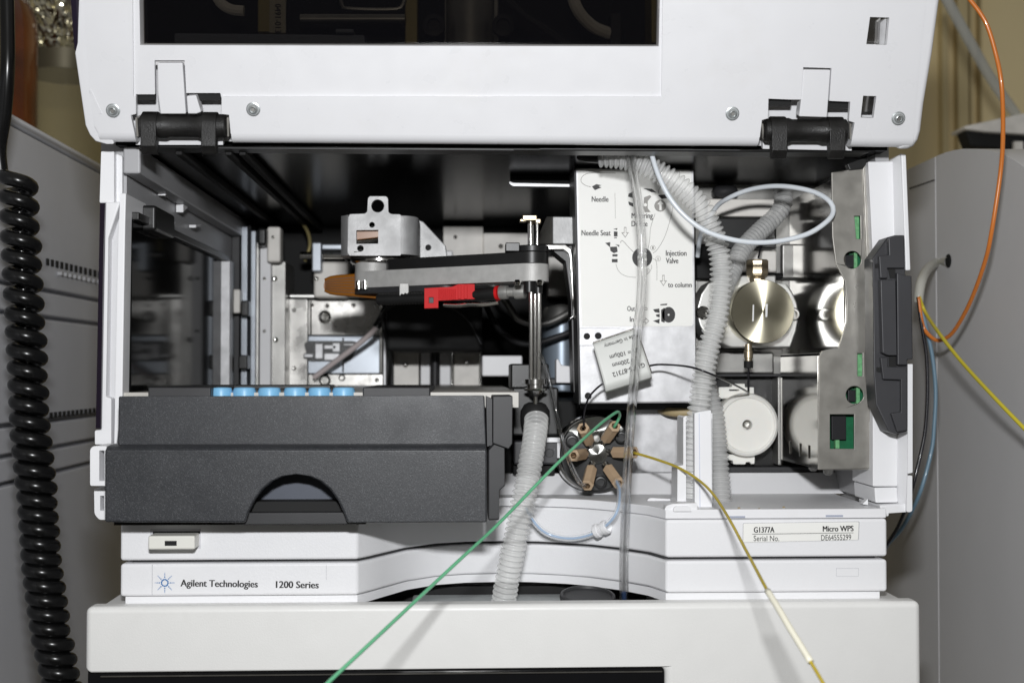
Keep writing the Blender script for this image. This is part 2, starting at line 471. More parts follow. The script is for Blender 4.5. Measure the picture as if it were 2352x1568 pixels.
XR = .252
ri = thing('laboratory_instrument', 'grey instrument on the right with a rounded front top, behind the thin capillaries', 'lab instrument', (XR, .15, -.2))
prof = [(2086, 389), (2120, 373), (2152, 358), (2172, 350), (2191, 345), (2212, 342), (2235, 342), (2258, 343), (2280, 347), (2304, 354), (2324, 364), (2345, 378), (2375, 402), (2420, 450)]
pp = [onX(x, y, XR) for x, y in prof]
gy = onX(2150, 500, XR).y
back = [Vector((XR, .50, pp[0].z + (pp[0].z - pp[2].z) / (pp[0].y - pp[2].y) * (.50 - pp[0].y)))]
backpart = back + [p for p in pp if p.y > gy + .001]
zt = backpart[-1].z
body = backpart + [Vector((XR, gy + .001, zt)), Vector((XR, gy + .001, -.3)), Vector((XR, .50, -.3))]
mb = MB(); mb.prism(body, (.22, 0, 0)); mb.build('body', M['greyinst2'], ri, bevel=.002)
front = [Vector((XR, gy - .0004, zt + .0002))] + [p for p in pp if p.y < gy] + [Vector((XR, pp[-1].y, -.3)), Vector((XR, gy - .0004, -.3))]
mb = MB(); mb.prism(front, (.22, 0, 0)); mb.build('front_door', M['greyinst2'], ri, bevel=.002)
mb = MB(); hp = onX(*cH((1392, 250)), XR)
mb.cyl((XR - .0006, hp.y, hp.z), (XR + .001, hp.y, hp.z), .0038, n=20); mb.build('tube_port', M['matte'], ri)
mb = MB()
q0, q1 = onX(*cD((1120, 1310)), XR), onX(*cD((1296, 1250)), XR)
mb.prism([q0, q1, q1 + Vector((0, 0, -.0007)), q0 + Vector((0, 0, -.0007))], (-.0004, 0, 0)); mb.build('panel_seam', M['rubber'], ri)

bx = thing('equipment_box', 'dark fronted box with a pale top on the shelf above the right instrument', 'box', P(2290, 345, .55))
mb = MB()
pts = [P(2216, 297, .5), P(2260, 305, .5), P(2400, 315, .5), P(2400, 350, .5), P(2230, 336, .5)]
mb.prism(pts, (0, .02, 0)); mb.build('front_panel', M['matte'], bx, bevel=.002)
mb = MB(); mb.loops([[P(2214, 290, .495), P(2400, 250, .495), P(2400, 311, .495), P(2262, 302, .495), P(2216, 296, .495)]], (0, .03, 0)); mb.build('lid', M['pale'], bx, bevel=.002)
mb = MB(); mb.bpx(2330, 325, 2350, 345, .494, .004); mb.build('tape', M['pale'], bx)

# amber bottle, foil covered flask
bt = thing('bottle', 'tall amber glass bottle at the far left edge', 'bottle', P(5, 300, .40))
c = P(-12, 300, .40); s = .93 / 2950
rb_ = 92 * s
def zz(py): return P(0, py, .40).z
mb = MB(); mb.lathe((c.x, .40, zz(420)), (0, 0, 1), [(rb_ * .9, 0), (rb_, .005)] + [(rb_, zz(75) - zz(420))] +
    [(rb_ * math.cos(a) ** .8, zz(75) - zz(420) + .035 * math.sin(a)) for a in (.25, .5, .75, 1.0, 1.2)] + [(.012, zz(-60) - zz(420))], 40)
mb.build('body', M['amber'], bt)
mb = MB(); mb.lathe((c.x, .40, zz(420) - .004), (0, 0, 1), [(rb_ * .8, .006), (rb_ * .82, .08), (rb_ * .82, zz(110) - zz(420))], 32); mb.build('liquid', mat('brown liquid', (.05, .012, .002), .3), bt)
fl = thing('flask', 'foil capped clear flask standing between amber bottle and instrument cover', 'flask', P(130, 300, .46))
fc = P(150, 100, .46); fr_ = 88 * .99 / 2950
def zf(py): return P(130, py, .46).z
mb = MB(); mb.lathe((fc.x, .46, zf(420)), (0, 0, 1), [(fr_, 0), (fr_, zf(110) - zf(420))], 36); mb.build('glass_body', mat('flask glass', (.42, .38, .25), .12, alpha=(.35, (.92, .9, .8))), fl)
random.seed(3)
bm = bmesh.new(); n_, h_ = 150, 70
from mathutils import noise
rings = []
for j in range(h_ + 1):
    z = zf(132) + (zf(-80) - zf(132)) * j / h_; rr = []
    for i in range(n_):
        a = 2 * math.pi * i / n_
        q = Vector((math.cos(a) * fr_, math.sin(a) * fr_, z))
        d = 0
        for k, (sc, am) in enumerate(((55, .008), (120, .005), (260, .0022))):
            d += am * (abs(noise.noise(q * sc + Vector((k * 7, 3, 1)))) * 2 - .6)
        r = fr_ * (1.06 + (.05 * math.sin(j * .5) if j < 4 else 0)) + d
        rr.append(bm.verts.new((fc.x + math.cos(a) * r, .46 + math.sin(a) * r, z + d * .8)))
    rings.append(rr)
for a, b in zip(rings, rings[1:]):
    for i in range(n_): bm.faces.new((a[i], a[(i + 1) % n_], b[(i + 1) % n_], b[i]))
mb = MB(); mb.bm.free(); mb.bm = bm
mb.build('foil_cap', M['foil'], fl, ang=14)
mb = MB(); mb.lathe((fc.x, .46, zf(175)), (0, 0, 1), [(fr_ * 1.02, 0), (fr_ * 1.05, (zf(130) - zf(175)))], 36); mb.build('neck_band', mat('dark band', (.16, .14, .09), .4, metal=.4), fl)  # dark band around the flask just below the foil

# coiled cable
helix = []
ys = [392, 432]
yv = 410.0
AXT = [(380, 39), (410, 40), (600, 50), (800, 61), (1000, 70), (1150, 86), (1300, 96), (1453, 116), (1560, 140), (1680, 172), (2050, 290)]
def axis_x(y):
    for (a, b), (c, d) in zip(AXT, AXT[1:]):
        if y <= c: return b + (d - b) * (y - a) / (c - a)
    return AXT[-1][1]
turn = 0
th = math.pi * 1.0
pts = [P(14, -60, .05), P(17, 60, .05), P(17, 160, .05), P(10, 260, .055), P(-2, 340, .06), P(2, 395, .062)]
y = 405.0
raw = []
while y < 1980:
    pitch = 46 - 14 * min(1, max(0, (y - 500) / 700))
    pitch *= random.uniform(.94, 1.06); jx = random.uniform(-.0004, .0004)
    for k in range(22):
        ang = 2 * math.pi * k / 22
        yy = y + pitch * k / 22
        c = P(axis_x(yy), yy, .055)
        rad = .0056 + jx * math.sin(ang * .5)
        tilt = .0030 * math.sin(ang)
        raw.append(Vector((c.x + rad * math.cos(ang + math.pi), c.y - rad * math.sin(ang), c.z)))
    y += pitch
mb = MB()
mb.tube(raw, .0033, n=14, raw=True)
cc_ = thing('coiled_cable', 'thick black coiled cable hanging down along the left edge', 'cable', P(40, 410, .055))
mb.build('coil', M['cable'], cc_, ang=80)
mb = MB(); mb.tube(pts, .0032, n=14, step=.003)
mb.build('straight_end', M['cable'], cc_, ang=80)

# ------------------------------------------------------------------ module below
Z0 = P(820, 1284, .008).z
XA = P(195, 1450, 0).x; XB = P(2116, 1450, 0).x; ZT = .5 * (P(195, 1392, 0).z + P(2116, 1382, 0).z)
lm = thing('instrument_module', 'warm white instrument module at the bottom with a black window strip', 'instrument module', (0, .1, -.06))
fr0 = FY(0)
zb = P(1100, 1536, 0).z
xw = P(1528, 1535, 0).x
mb = MB()
mb.prism([Vector(p) for p in ((XA, 0, ZT), (XB, 0, ZT), (XB, 0, -.08), (xw, 0, -.08), (xw, 0, zb), (XA, 0, zb))], (0, .0105, 0))
mb.build('front_panel', M['lower'], lm, bevel=.0026, seg=4)
mb = MB(); mb.box((XA + .0005, .003, zb + .004), (xw + .003, .006, -.08)); mb.build('window', M['smokelow'], lm)
mb = MB(); mb.box((XA + .006, .0014, zb - .0016), (xw - .001, .003, zb - .0022)); mb.build('window_edge', M['steel'], lm)
Xl, Xr = P(822, 1380, .01).x, P(1530, 1380, .01).x
yb = .085
mb = MB()
mb.plan([(XA + .004, .0107), (Xl, .0107), (Xl, yb), (Xr, yb), (Xr, .0107), (XB - .004, .0107), (XB - .004, .34), (XA + .004, .34)], -.08, ZT - .0012)
mb.build('case', M['lower'], lm, bevel=.0006)
mb = MB(); mb.box((Xl, .0108, -.05), (Xr, yb, -.030)); mb.build('recess_floor', M['matte'], lm)
mb = MB(); mb.box((P(945, 1380, .05).x, .0108, P(1100, 1364, .066).z - .004), (P(1300, 1380, .05).x, .066, P(1100, 1364, .066).z))
mb.build('recess_shelf', mat('pale grey shelf', (.42, .44, .44), .5), lm, bevel=.001)
mb = MB(); mb.box((Xl + .0003, .068, -.05), (Xr - .0003, .072, ZT - .004)); mb.build('recess_liner', M['matte'], lm)

stop = thing('rubber_stopper', 'round black rubber stopper lying in the recess below the hoses', 'stopper', P(1350, 1370, .03))
c = P(1350, 1366, .032); ax = Vector((0.02, -.17, 1)).normalized()
mb = MB(); mb.lathe(c - ax * .004, ax, [(.0095, 0), (.0120, .0015), (.0123, .003), (.0120, .0042), (.0108, .0045), (.0104, .0034), (.006, .0031), (.0005, .003)], 48)
mb.build('disc', M['rubber'], stop)
mb = MB(); a = P(1405, 1374, .03); mb.cyl(a + Vector((0, 0, -.012)), a + Vector((0, 0, -.001)), .006); mb.build('plug', M['matte'], stop)

# ------------------------------------------------------------------ autosampler
au = thing('autosampler', 'white laboratory sampler with raised front cover and open metal interior', 'lab instrument', (0, .1, .03))
# plan curve of the recessed front
lc = [(820, 1285), (850, 1278), (881, 1270.5), (935, 1257.5), (1000, 1248.5), (1068, 1244.3), (1154, 1242.6), (1223, 1243.2), (1300, 1246.3), (1353, 1250), (1428, 1258.6), (1489, 1268.2), (1523, 1273.5)]
YF = .008
cur = [onZ(x, y, Z0) for x, y in lc]
cur = [(p.x, max(YF, p.y)) for p in cur]
cur[0] = (cur[0][0], YF); cur[-1] = (cur[-1][0], YF)
xa = P(276, 1283, YF).x; xb = P(2038, 1265, YF).x
def plan_front(d, x0=None, x1=None):
    c2 = [(x, y + d) for x, y in cur]
    return [((xa if x0 is None else x0), YF + d)] + c2 + [((xb if x1 is None else x1), YF + d)]
zs1 = P(820, 1291, YF).z; zs0 = P(820, 1366, YF).z; zs00 = P(820, 1381, YF).z
mb = MB(); pf = plan_front(0)
mb.plan(pf + [(xb - .004, .11), (xa + .004, .11)], zs0, zs1)
strip = mb.build('name_strip', M['strip'], au, bevel=.0013, seg=3)
mb = MB(); pf = plan_front(.0012, xa + .002, xb - .003)
mb.plan(pf + [(xb - .003, .11), (xa + .003, .11)], ZT - .0011, zs0 - .0002); mb.build('base_strip', M['white'], au)
mb = MB(); pf = plan_front(.004, xa + .004, xb - .004)
mb.plan(pf + [(xb - .004, .10), (xa + .004, .10)], zs1 + .0001, Z0 - .0001); mb.build('gap_liner', M['rubber'], au)
zlip0 = P(2000, 1191, YF).z; zlip1 = P(2000, 1167, YF + .002).z
mb = MB(); pf = plan_front(0)
mb.plan(pf + [(xb, .0985), (xa, .0985)], Z0, zlip0)
tray = mb.build('tray_front', M['strip'], au, bevel=.0012, seg=3)
mb = MB(); pf = plan_front(.0010, P(1121, 1170, .01).x, P(2034, 1170, .01).x)
pf = [(pf[0][0], .053)] + [p for p in pf if p[0] > pf[0][0]]
inner = [(x, y + .0022) for x, y in reversed(pf)]
mb.plan(pf + inner, zlip0 + .0002, zlip1); mb.build('tray_lip', M['white'], au, bevel=.0005)
pf2 = [(x, y + .0011) for x, y in pf]; mb = MB(); mb.plan(pf2 + [(pf[-1][0] - .0002, .094), (pf[0][0] + .0002, .094)], zlip0 + .0006, zlip1 - .0010); mb.build('tray_floor', M['white'], au)
mb = MB()
zbk = P(1700, 1086, .094).z
mb.prism([Vector((pf[0][0], .086, zlip1 - .001)), Vector((pf[0][0], .0945, zbk)), Vector((pf[0][0], .098, zbk)), Vector((pf[0][0], .098, zlip1 - .001))], (pf[-1][0] - pf[0][0] + .008, 0, 0))
mb.build('tray_back', M['white'], au)
# small mouldings of the tray
mb = MB(); mb.plate(FY(.0095), rnd(cQ((100, 1378), (112, 1345), (160, 1330), (330, 1325), (330, 1378)), 4), th=.006)
mb.build('tray_clip', M['white'], au, bevel=.0004)
mb = MB(); mb.plate(FY(.0078), rnd(cQ((160, 1384), (172, 1350), (280, 1350), (292, 1384)), 4), th=.0015); mb.build('tray_tab', M['white'], au, bevel=.0003)
mb = MB(); mb.plate(FY(.0555), rnd(cK((975, 372), (1000, 320), (1195, 330), (1195, 385)), 8), th=.003); mb.build('tray_moulding', M['white'], au, bevel=.0005)
mb = MB()
for a, b in ((cK((1540, 443)), cK((1652, 455))), (cL((518, 436)), cL((634, 448)))):
    mb.bpx(a[0], a[1], b[0], b[1], .0088, .001)
mb.build('tray_slots', mat('blue grey slot', (.36, .39, .48), .5), au)
# right tray side, its grey stands for the corner's shadow
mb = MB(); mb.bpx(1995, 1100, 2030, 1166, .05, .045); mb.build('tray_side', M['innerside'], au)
mb = MB(); q = cL((770, 362)); mb.plate(FY(.03), [cL((765, 362)), cL((800, 328)), cL((803, 368))], th=.004); mb.build('tray_rib', M['white'], au)

# printing
fs = FY(YF)
lx, ly = cI((1110, 892))
lg = MB()
for k in range(8):
    a = math.pi / 4 * k
    for rr, s_ in ((12.6, 1.45), (16.4, 1.2), (19.6, 1.0), (22.4, .8)):
        lg.plate(fs.off(.00015), circ(lx + rr * math.cos(a), ly + rr * math.sin(a), s_, 10), th=.0001)
for k in range(12):
    a = 2 * math.pi * k / 12 + .13
    lg.plate(fs.off(.00015), circ(lx + 7.6 * math.cos(a), ly + 7.6 * math.sin(a), 1.9, 12), th=.0001)
lg.build('logo', M['blueink'], strip)
text.h = 15.5
a = cI((1218, 915)); b = cI((1736, 922)); text(fs, 'Agilent Technologies', a[0], a[1], b[0], b[1], M['ink'], strip, bold=.026)
a = cJ((176, 925)); b = cJ((462, 928)); text(fs, '1200 Series', a[0], a[1], b[0], b[1], M['ink'], strip, bold=.026)
# plate seams on the strip
seamm = mat('seam grey', (.5, .5, .52), .5)
for x in (349, 749):
    mb = MB(); mb.bpx(x, 1296, x + .9, 1366 if x < 400 else 1330, YF - .0001, .0003); mb.build('seam', seamm, strip)
mb = MB()
for q in (rect(1921, 1303.5, 1972, 1304.6), rect(1921, 1322, 1972, 1323), rect(1920.5, 1304, 1921.6, 1322), rect(1971.5, 1304, 1972.5, 1322)):
    mb.plate(fs.off(.00012), q, th=.0003)
mb.build('embossed_frame', mat('embossing grey', (.62, .62, .64), .5), strip)
# rating label
mb = MB(); mb.plate(fs.off(.0002), rnd([cK((1637, 490)), cL((745, 478)), cL((740, 604)), cK((1635, 622))], 3), th=.0003)
mb.build('label_outline', mat('label edge', (.45, .45, .46), .5), tray)
mb = MB(); mb.plate(fs.off(.0004), rnd([cK((1641, 493)), cL((740, 482)), cL((735, 603)), cK((1639, 620))], 3), th=.0003)
mb.build('rating_label', M['sticker'], tray)
f2 = fs.off(.0005)
text.h = 12.3
a = cL((33, 553)); b = cL((170, 552)); text(f2, 'G1377A', a[0], a[1], b[0], b[1], M['ink'], tray, bold=.028)
a = cL((498, 546)); b = cL((703, 543)); text(f2, 'Micro WPS', a[0], a[1], b[0], b[1], M['ink'], tray, bold=.028)
a = cL((31, 610)); b = cL((203, 610)); text(f2, 'Serial No.', a[0], a[1], b[0], b[1], M['ink'], tray, bold=.0)
a = cL((486, 606)); b = cL((688, 602)); text(f2, 'DE64555299', a[0], a[1], b[0], b[1], M['ink'], tray, bold=.004)
mb = MB(); mb.plate(f2.off(.0001), [cL((22, 563)), cL((704, 554)), cL((704, 556.5)), cL((22, 566))], th=.0001); mb.build('label_rule', M['ink'], tray)
# white push button with black slot
mb = MB(); mb.plate(fs.off(.0002), [cI((1012, 530)), cI((1352, 530)), cI((1352, 660)), cI((1012, 660))], th=.0004); mb.build('button_recess', mat('recess grey', (.62, .62, .65), .5), tray)
mb = MB(); mb.bpx(*cI((1030, 548)), *cI((1348, 562)), YF - .0006, .0004); mb.build('button_gap', M['matte'], tray)
mb = MB(); mb.bpx(*cI((997, 576)), *cI((1312, 668)), YF - .010, .0098); btn = mb.build('push_button', M['wgap'], tray, bevel=.0008, seg=3)
mb = MB(); mb.bpx(*cI((1110, 610)), *cI((1190, 642)), YF - .0102, .0003); mb.build('button_slot', M['matte'], tray)

# ---- housing posts
fp = FY(.020)
plates('left_post', 'white', au, [(fp, cA((703, 1052), (795, 1052), (795, 1415), (692, 1415)), .03), (fp.off(-.004), cA((795, 1062), (852, 1085), (852, 1420), (795, 1420)), .03)], .0006)
mb = MB()
mb.plate(fp.off(.001), [cA((733, 1412)), cA((838, 1405)), cE((755, 100)), cE((738, 1195)), cE((775, 1205)), cE((775, 1530)), cE((660, 1530)), cE((660, 1428)), cE((703, 1424))], th=.03)
mb.build('left_post', M['white'], au, bevel=.0006)
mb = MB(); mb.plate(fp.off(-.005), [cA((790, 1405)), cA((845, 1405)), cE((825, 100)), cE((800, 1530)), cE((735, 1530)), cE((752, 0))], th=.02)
mb.build('post_groove', mat('shade white plastic', (.60, .60, .61), .45), au)  # the groove's shade is put into this darker white
mb = MB(); mb.plate(fp.off(.0005), [cA((838, 1345)), cA((878, 1345)), cE((872, 0)), cE((853, 1195)), cE((812, 1530)), cE((795, 1530)), cE((822, 100))], th=.035)
mb.build('inner_edge', M['white'], au, bevel=.0006)
mb = MB(); mb.plate(fp.off(.0025), [cA((697, 1415)), cA((733, 1417)), cE((720, 200)), cE((703, 1416)), cE((667, 1416))], th=.03)
mb.build('side_seal', mat('black violet seal', (.010, .006, .014), .2), au)
# drawer side brackets at lower left
mb = MB(); mb.plate(FY(-.004), rnd([(207, 1031), (214, 1024), (246, 1024), (246, 1115), (207, 1115)], 5), [rect(228, 1034, 240, 1104)], th=.02)
mb.build('side_bracket', M['white'], au, bevel=.0006)
mb = MB(); mb.plate(FY(.008), rnd([(216, 1121), (246, 1121), (246, 1193), (228, 1193), (217, 1180)], 6), [rect(230, 1138, 239, 1172)], th=.03)
mb.build('side_bracket', M['white'], au, bevel=.0006)
# right post
plates('right_post', 'white', au, [(fp.off(-.005), [cD((830, 1125)), cD((1003, 1122)), cH((1020, 60)), cL((1003, 0)), cL((1003, 245)), cL((835, 245)), cH((862, 200))], .03),
    (fp.off(-.0045), [cL((845, 252)), cL((1000, 249)), cL((1007, 352)), cL((853, 355))], .03),
    (fp.off(-.001), [cL((880, 370)), cL((1090, 358)), cL((1095, 415)), cL((945, 425)), cL((943, 445)), cL((893, 445))], .03)], .0006)
for q in ([cD((1003, 1110)), cD((1062, 1070)), cH((1088, 310)), cH((1020, 310))], [cL((1003, -100)), cL((1068, -150)), cL((1068, 380)), cL((1008, 355))]):
    mb = MB(); mb.prism([FY(.0245 if i in (0, 3) else .0195).p(*p_) for i, p_ in enumerate(q)], (0, .02, 0)); mb.build('post_groove', M['white'], au)
plates('outer_edge', 'white', au, [(fp.off(.001), [cD((1060, 1072)), cD((1096, 1074)), cH((1128, 315)), cH((1092, 318))], .03),
    (fp.off(.001), rnd([cH((1106, 968)), cH((1140, 968)), cL((1102, 150)), cL((1070, 158))], 1), .03),
    (fp.off(.001), rnd([cL((1068, 170)), cL((1100, 170)), cL((1100, 408)), cL((1080, 418)), cL((1062, 414))], 3), .03)], .0006)
# latch
lt = MB(); fl_ = FY(.012)
lt.plate(fl_, cH((862, 230), (965, 85), (1020, 70), (1085, 70), (1090, 350), (1135, 352), (1143, 935), (1105, 938), (1105, 1435), (1035, 1456), (975, 1440), (885, 1250), (870, 1040)), th=.012)
latch = lt.build('latch', M['latch'], au, bevel=.0007)
for q, d, nm in ((cH((915, 380), (1020, 380), (1030, 905), (960, 905), (930, 890)), .004, 'latch_slide'),
             (cH((970, 95), (1020, 75), (1083, 72), (1086, 300), (965, 300), (965, 372), (915, 372), (905, 215), (975, 205)), .0025, 'latch_arm'),
             (cH((915, 920), (970, 918), (970, 985), (1103, 990), (1103, 1430), (1035, 1440), (990, 1310), (1060, 1300), (1060, 1080), (935, 1075)), .0025, 'latch_arm'),
             (cH((1030, 330), (1090, 352), (1133, 354), (1141, 933), (1100, 938), (1100, 975), (1035, 975)), .0032, 'latch_spine')):
    m_ = MB(); m_.plate(fl_.off(d), q, th=d - .0003); m_.build(nm, M['latch'], latch, bevel=.0005)
m_ = MB()
for q in (cH((970, 305), (1020, 305), (1020, 372), (985, 372)), cH((975, 915), (1025, 915), (1028, 985), (978, 985)), cH((880, 272), (908, 262), (908, 300), (880, 300)), cH((890, 990), (918, 990), (918, 1028), (890, 1020))):
    m_.plate(fl_.off(.0004), q, th=.0006)
m_.build('latch_hole', M['matte'], latch)

# ---- chamber
CX = -.1605
ZC = .1935
mb = MB(); mb.box((-.172, .027, .040), (CX - .0005, .335, .20)); mb.build('left_wall', M['innerside'], au)
mb = MB(); mb.box((-.164, .02, ZC), (.168, .34, ZC + .005)); mb.build('ceiling_panel', mat('glossy black ceiling', (.004, .004, .004), .22, ior=1.10), au)
mb = MB(); mb.box((-.172, .333, .04), (.172, .338, ZC)); mb.build('back_wall', M['matte'], au)
mb = MB(); mb.box((.166, .03, .040), (.172, .335, .20)); mb.build('right_wall', M['innerside'], au)
mb = MB(); mb.bpx(318, 334, 1995, 351, .012, .012); mb.build('front_rail', M['black'], au, bevel=.0008)
mb = MB(); mb.bpx(500, 341, 1180, 344, .0112, .001); mb.bpx(1240, 341, 1700, 346, .0112, .001); mb.build('rail_ridge', M['rubber'], au)
mb = MB()
for x in (-.139, -.118, -.112): mb.box((x, .02, ZC - .004), (x + .003, .32, ZC - .0002))
mb.build('ceiling_rails', M['matte'], au, bevel=.0006)
mb = MB(); mb.box((CX - .0004, .02, ZC - .012), (CX + .007, .33, ZC - .0005)); mb.build('corner_beam', M['innerside'], au, bevel=.001)
mb = MB(); mb.box((CX, .022, .082), (P(1175, 900, .1).x, .333, .0885)); mb.build('chamber_floor', M['floorgrey'], au)
mb = MB(); mb.box((-.160, .145, .036), (.160, .332, .0815)); mb.build('chassis_base', M['matte'], au)
# glossy dark panel in the left wall
fw = FXp(CX)
pan = [cN((105, 640)), cN((420, 760)), cN((960, 985)), cN((985, 1010)), cE((1570, 1100)), cE((860, 1195))]
pw = [onX(x, y, CX) for x, y in pan]
ymax = .262; ymin = .03
ztop0, ztop1 = pw[0].z, onX(520, 590, CX).z
mb = MB(); mb.prism([Vector((CX, ymin, .085)), Vector((CX, ymin, pw[0].z)), Vector((CX, .235, pw[0].z - .001)), Vector((CX, .235, .085))], (.0012, 0, 0))
lp = mb.build('side_window', M['smokeleft'], au)
mb = MB(); mb.box((CX, ymin, pw[0].z - .001), (CX + .004, .245, pw[0].z + .0025)); mb.build('window_frame', M['black'], au, bevel=.0005)
mb = MB(); mb.box((CX, .236, .085), (CX + .006, .246, pw[0].z - .0015)); mb.build('window_trim', M['alu'], au)
mb = MB(); mb.box((CX, .2465, .085), (CX + .004, .262, pw[0].z)); mb.build('window_frame', M['black'], au)
mb = MB()
a = onX(*cN((235, 690)), CX); b = onX(*cN((405, 615)), CX)
mb.box((CX, a.y, a.z - .004), (CX + .007, b.y, onX(*cN((235, 550)), CX).z)); mb.build('catch', M['black'], au, bevel=.0015, seg=3)
mb = MB()
for q in (((385, 470), (385, 432), (492, 410)), ((540, 612), (540, 545), (606, 545)), ((720, 648), (720, 600), (826, 592)), ((425, 775), (425, 695), (475, 695)), ((610, 455), (612, 430), (640, 430)), ((680, 490), (660, 455), (740, 480)), ((650, 742), (650, 720), (705, 716))):
    p3 = [onX(*cN(t), CX) for t in q]
    mb.prism(p3, (.0035, 0, 0))
mb.build('wall_ribs', M['white'], au)
# rear left column rails
def bpart(name, x0, y0, x1, y1, Y, dep, m, bev=.0006, par=None):
    b_ = MB(); b_.bpx(x0, y0, x1, y1, Y, dep)
    return b_.build(name, M[m] if isinstance(m, str) else m, par or au, bevel=bev)
bpart('column_rail', 532, 498, 549, 890, .278, .03, 'rubber')
bpart('column_rail', 554, 520, 567, 890, .272, .03, 'plateblue')
bpart('column_rail', 569, 515, 575, 890, .29, .03, 'rubber')
bpart('column_rail', 576, 530, 586, 890, .27, .03, 'plateblue')
bpart('column_rail', 588, 556, 594, 890, .275, .03, 'aludark')
bpart('column_edge', 597, 560, 621, 890, .268, .04, 'white')
bpart('column_bracket', 613, 520, 644, 602, .258, .012, 'pale', .0015)
bpart('column_plate', 621, 600, 655, 890, .275, .04, 'aludark')
bpart('column_knob', 590, 522, 612, 564, .252, .02, 'black', .002)
bpart('column_clip', 528, 664, 551, 719, .262, .012, 'pale', .001)
bpart('column_clip', 553, 690, 570, 726, .258, .012, 'black', .001)
bpart('column_clip', 547, 815, 568, 848, .258, .012, 'black', .001)
# back plates
bpart('back_plate', 662, 686, 706, 890, .296, .03, 'plategrey')
bpart('back_plate', 707, 688, 880, 770, .292, .03, 'plategrey')
bpart('back_plate', 707, 771, 880, 858, .293, .03, 'plateblue')
bpart('back_plate', 707, 859, 880, 890, .290, .03, 'plategrey')
mb = MB(); mb.plate(FY(.2915), rnd(cU((300, 400), (330, 385), (660, 385), (700, 400), (640, 530), (330, 535)), 8), th=.0006)
mb.build('slot_cutout', M['black'], au)
mb = MB()
for x0, y0, x1, y1 in ((375, 400, 440, 520), (440, 410, 540, 450), (500, 395, 565, 470), (440, 470, 560, 530), (295, 475, 370, 510), (580, 400, 680, 425)):
    mb.bpx(*cU((x0, y0)), *cU((x1, y1)), .2895, .003)
mb.build('slot_fitting', M['alu'], au, bevel=.001)
mb = MB()
for x, y, r in ((747, 728, 15), (747, 873, 14), (786, 867, 8)):
    c = P(x, y, .2915); rr = r * .82 / 2950
    mb = MB(); mb.lathe(c, (0, -1, 0), [(rr, 0), (rr, .002), (rr * .6, .0026), (rr * .55, .0005), (.0001, .0004)], 20); mb.build('back_screw', M['chrome'], au)
mb = MB(); mb.tube([P(868, 748, .24), P(845, 772, .25), P(800, 808, .26), P(750, 845, .27), P(722, 866, .275)], .0017, n=12)
mb.build('inner_cable', mat('silver pink cable', (.72, .63, .62), .25, coat=.5), au)
mb = MB(); mb.tube([P(884, 715, .235), P(876, 732, .24), P(864, 752, .24)], .0026, n=12); mb.build('cable_sleeve', M['black'], au)
bpart('center_post', 880, 760, 887, 890, .28, .03, 'alu')
bpart('center_post', 888, 765, 903, 890, .285, .03, 'rubber')
bpart('motor_box', 886, 690, 1108, 806, .22, .08, 'matte', .003)
bpart('motor_flange', 903, 786, 1060, 799, .235, .06, 'aludark', .002)
bpart('motor_flange', 1060, 790, 1110, 808, .232, .06, 'matte', .002)
bpart('pale_plate', 903, 806, 962, 890, .295, .03, 'pale')
bpart('white_strip', 966, 806, 988, 884, .298, .03, 'white')
bpart('white_strip', 1010, 806, 1035, 884, .298, .03, 'white')
bpart('pale_plate', 1042, 806, 1107, 890, .295, .03, 'pale')
mb = MB()
z0_, z1_ = P(999, 886, .28).z, P(999, 790, .28).z
nn = 40
mb.lathe((P(999, 850, .28).x, .28, z0_), (0, 0, 1), [(.0019 + .0004 * (k % 2), (z1_ - z0_) * k / nn) for k in range(nn + 1)], 16)
mb.build('lead_screw', M['rubber'], au, ang=80)
bpart('lit_box', 1107, 816, 1200, 864, .200, .05, 'white', .001)
bpart('dark_block', 1107, 865, 1180, 890, .25, .05, 'matte')
mb = MB(); c = P(1290, 815, .26)
mb.cyl((c.x, .26, P(0, 900, .26).z), (c.x, .26, P(0, 738, .26).z), 46 * .79 / 2950, n=36); mb.build('motor_can', M['bluemotor'], au, bevel=.001)
mb = MB(); mb.lathe((c.x, .26, P(0, 738, .26).z), (0, 0, 1), [(48 * .79 / 2950, 0), (48 * .79 / 2950, .004), (40 * .79 / 2950, .009), (.002, .011)], 36); mb.build('motor_top', M['aludark'], au)
mb = MB(); mb.plate(FY(.13), cU((2125, 690), (2125, 520), (2140, 515), (2165, 560), (2280, 575), (2280, 690)), th=.01); mb.build('white_clip', M['white'], au, bevel=.0006)
mb = MB(); mb.bpx(1205, 868, 1330, 884, .14, .02); mb.build('dark_ledge', M['rubber'], au, bevel=.001)
def bolt(nm, x, y, Y, r, m='chrome'):
    m_ = MB(); q = P(x, y, Y); rr = r * (Y - CAM.y) / 2950
    m_.lathe(q, (0, -1, 0), [(rr, -.001), (rr, .0012), (rr * .8, .0020), (rr * .5, .0022), (rr * .42, .0010), (.0001, .0009)], 18)
    m_.build(nm, M[m], au)
for x, y, Y, r in ((718, 700, .2918, 4), (752, 702, .2918, 5), (812, 701, .2918, 5), (862, 703, .2918, 4), (676, 712, .2958, 5), (676, 845, .2958, 5), (866, 872, .2898, 5), (632, 640, .2748, 6), (634, 780, .2748, 6), (932, 838, .2948, 6), (1072, 834, .2948, 6),
                   (1150, 566, .2958, 6), (1098, 610, .2998, 6), (1046, 545, .2998, 5), (728, 640, .2718, 5), (608, 640, .2678, 4), (608, 760, .2678, 4), (628, 545, .2578, 4), (1110, 386, .3118, 5), (830, 378, .3148, 5), (1088, 780, .2318, 4), (920, 792, .2348, 4), (985, 792, .2348, 4)):
    bolt('back_bolt', x, y, Y, r)
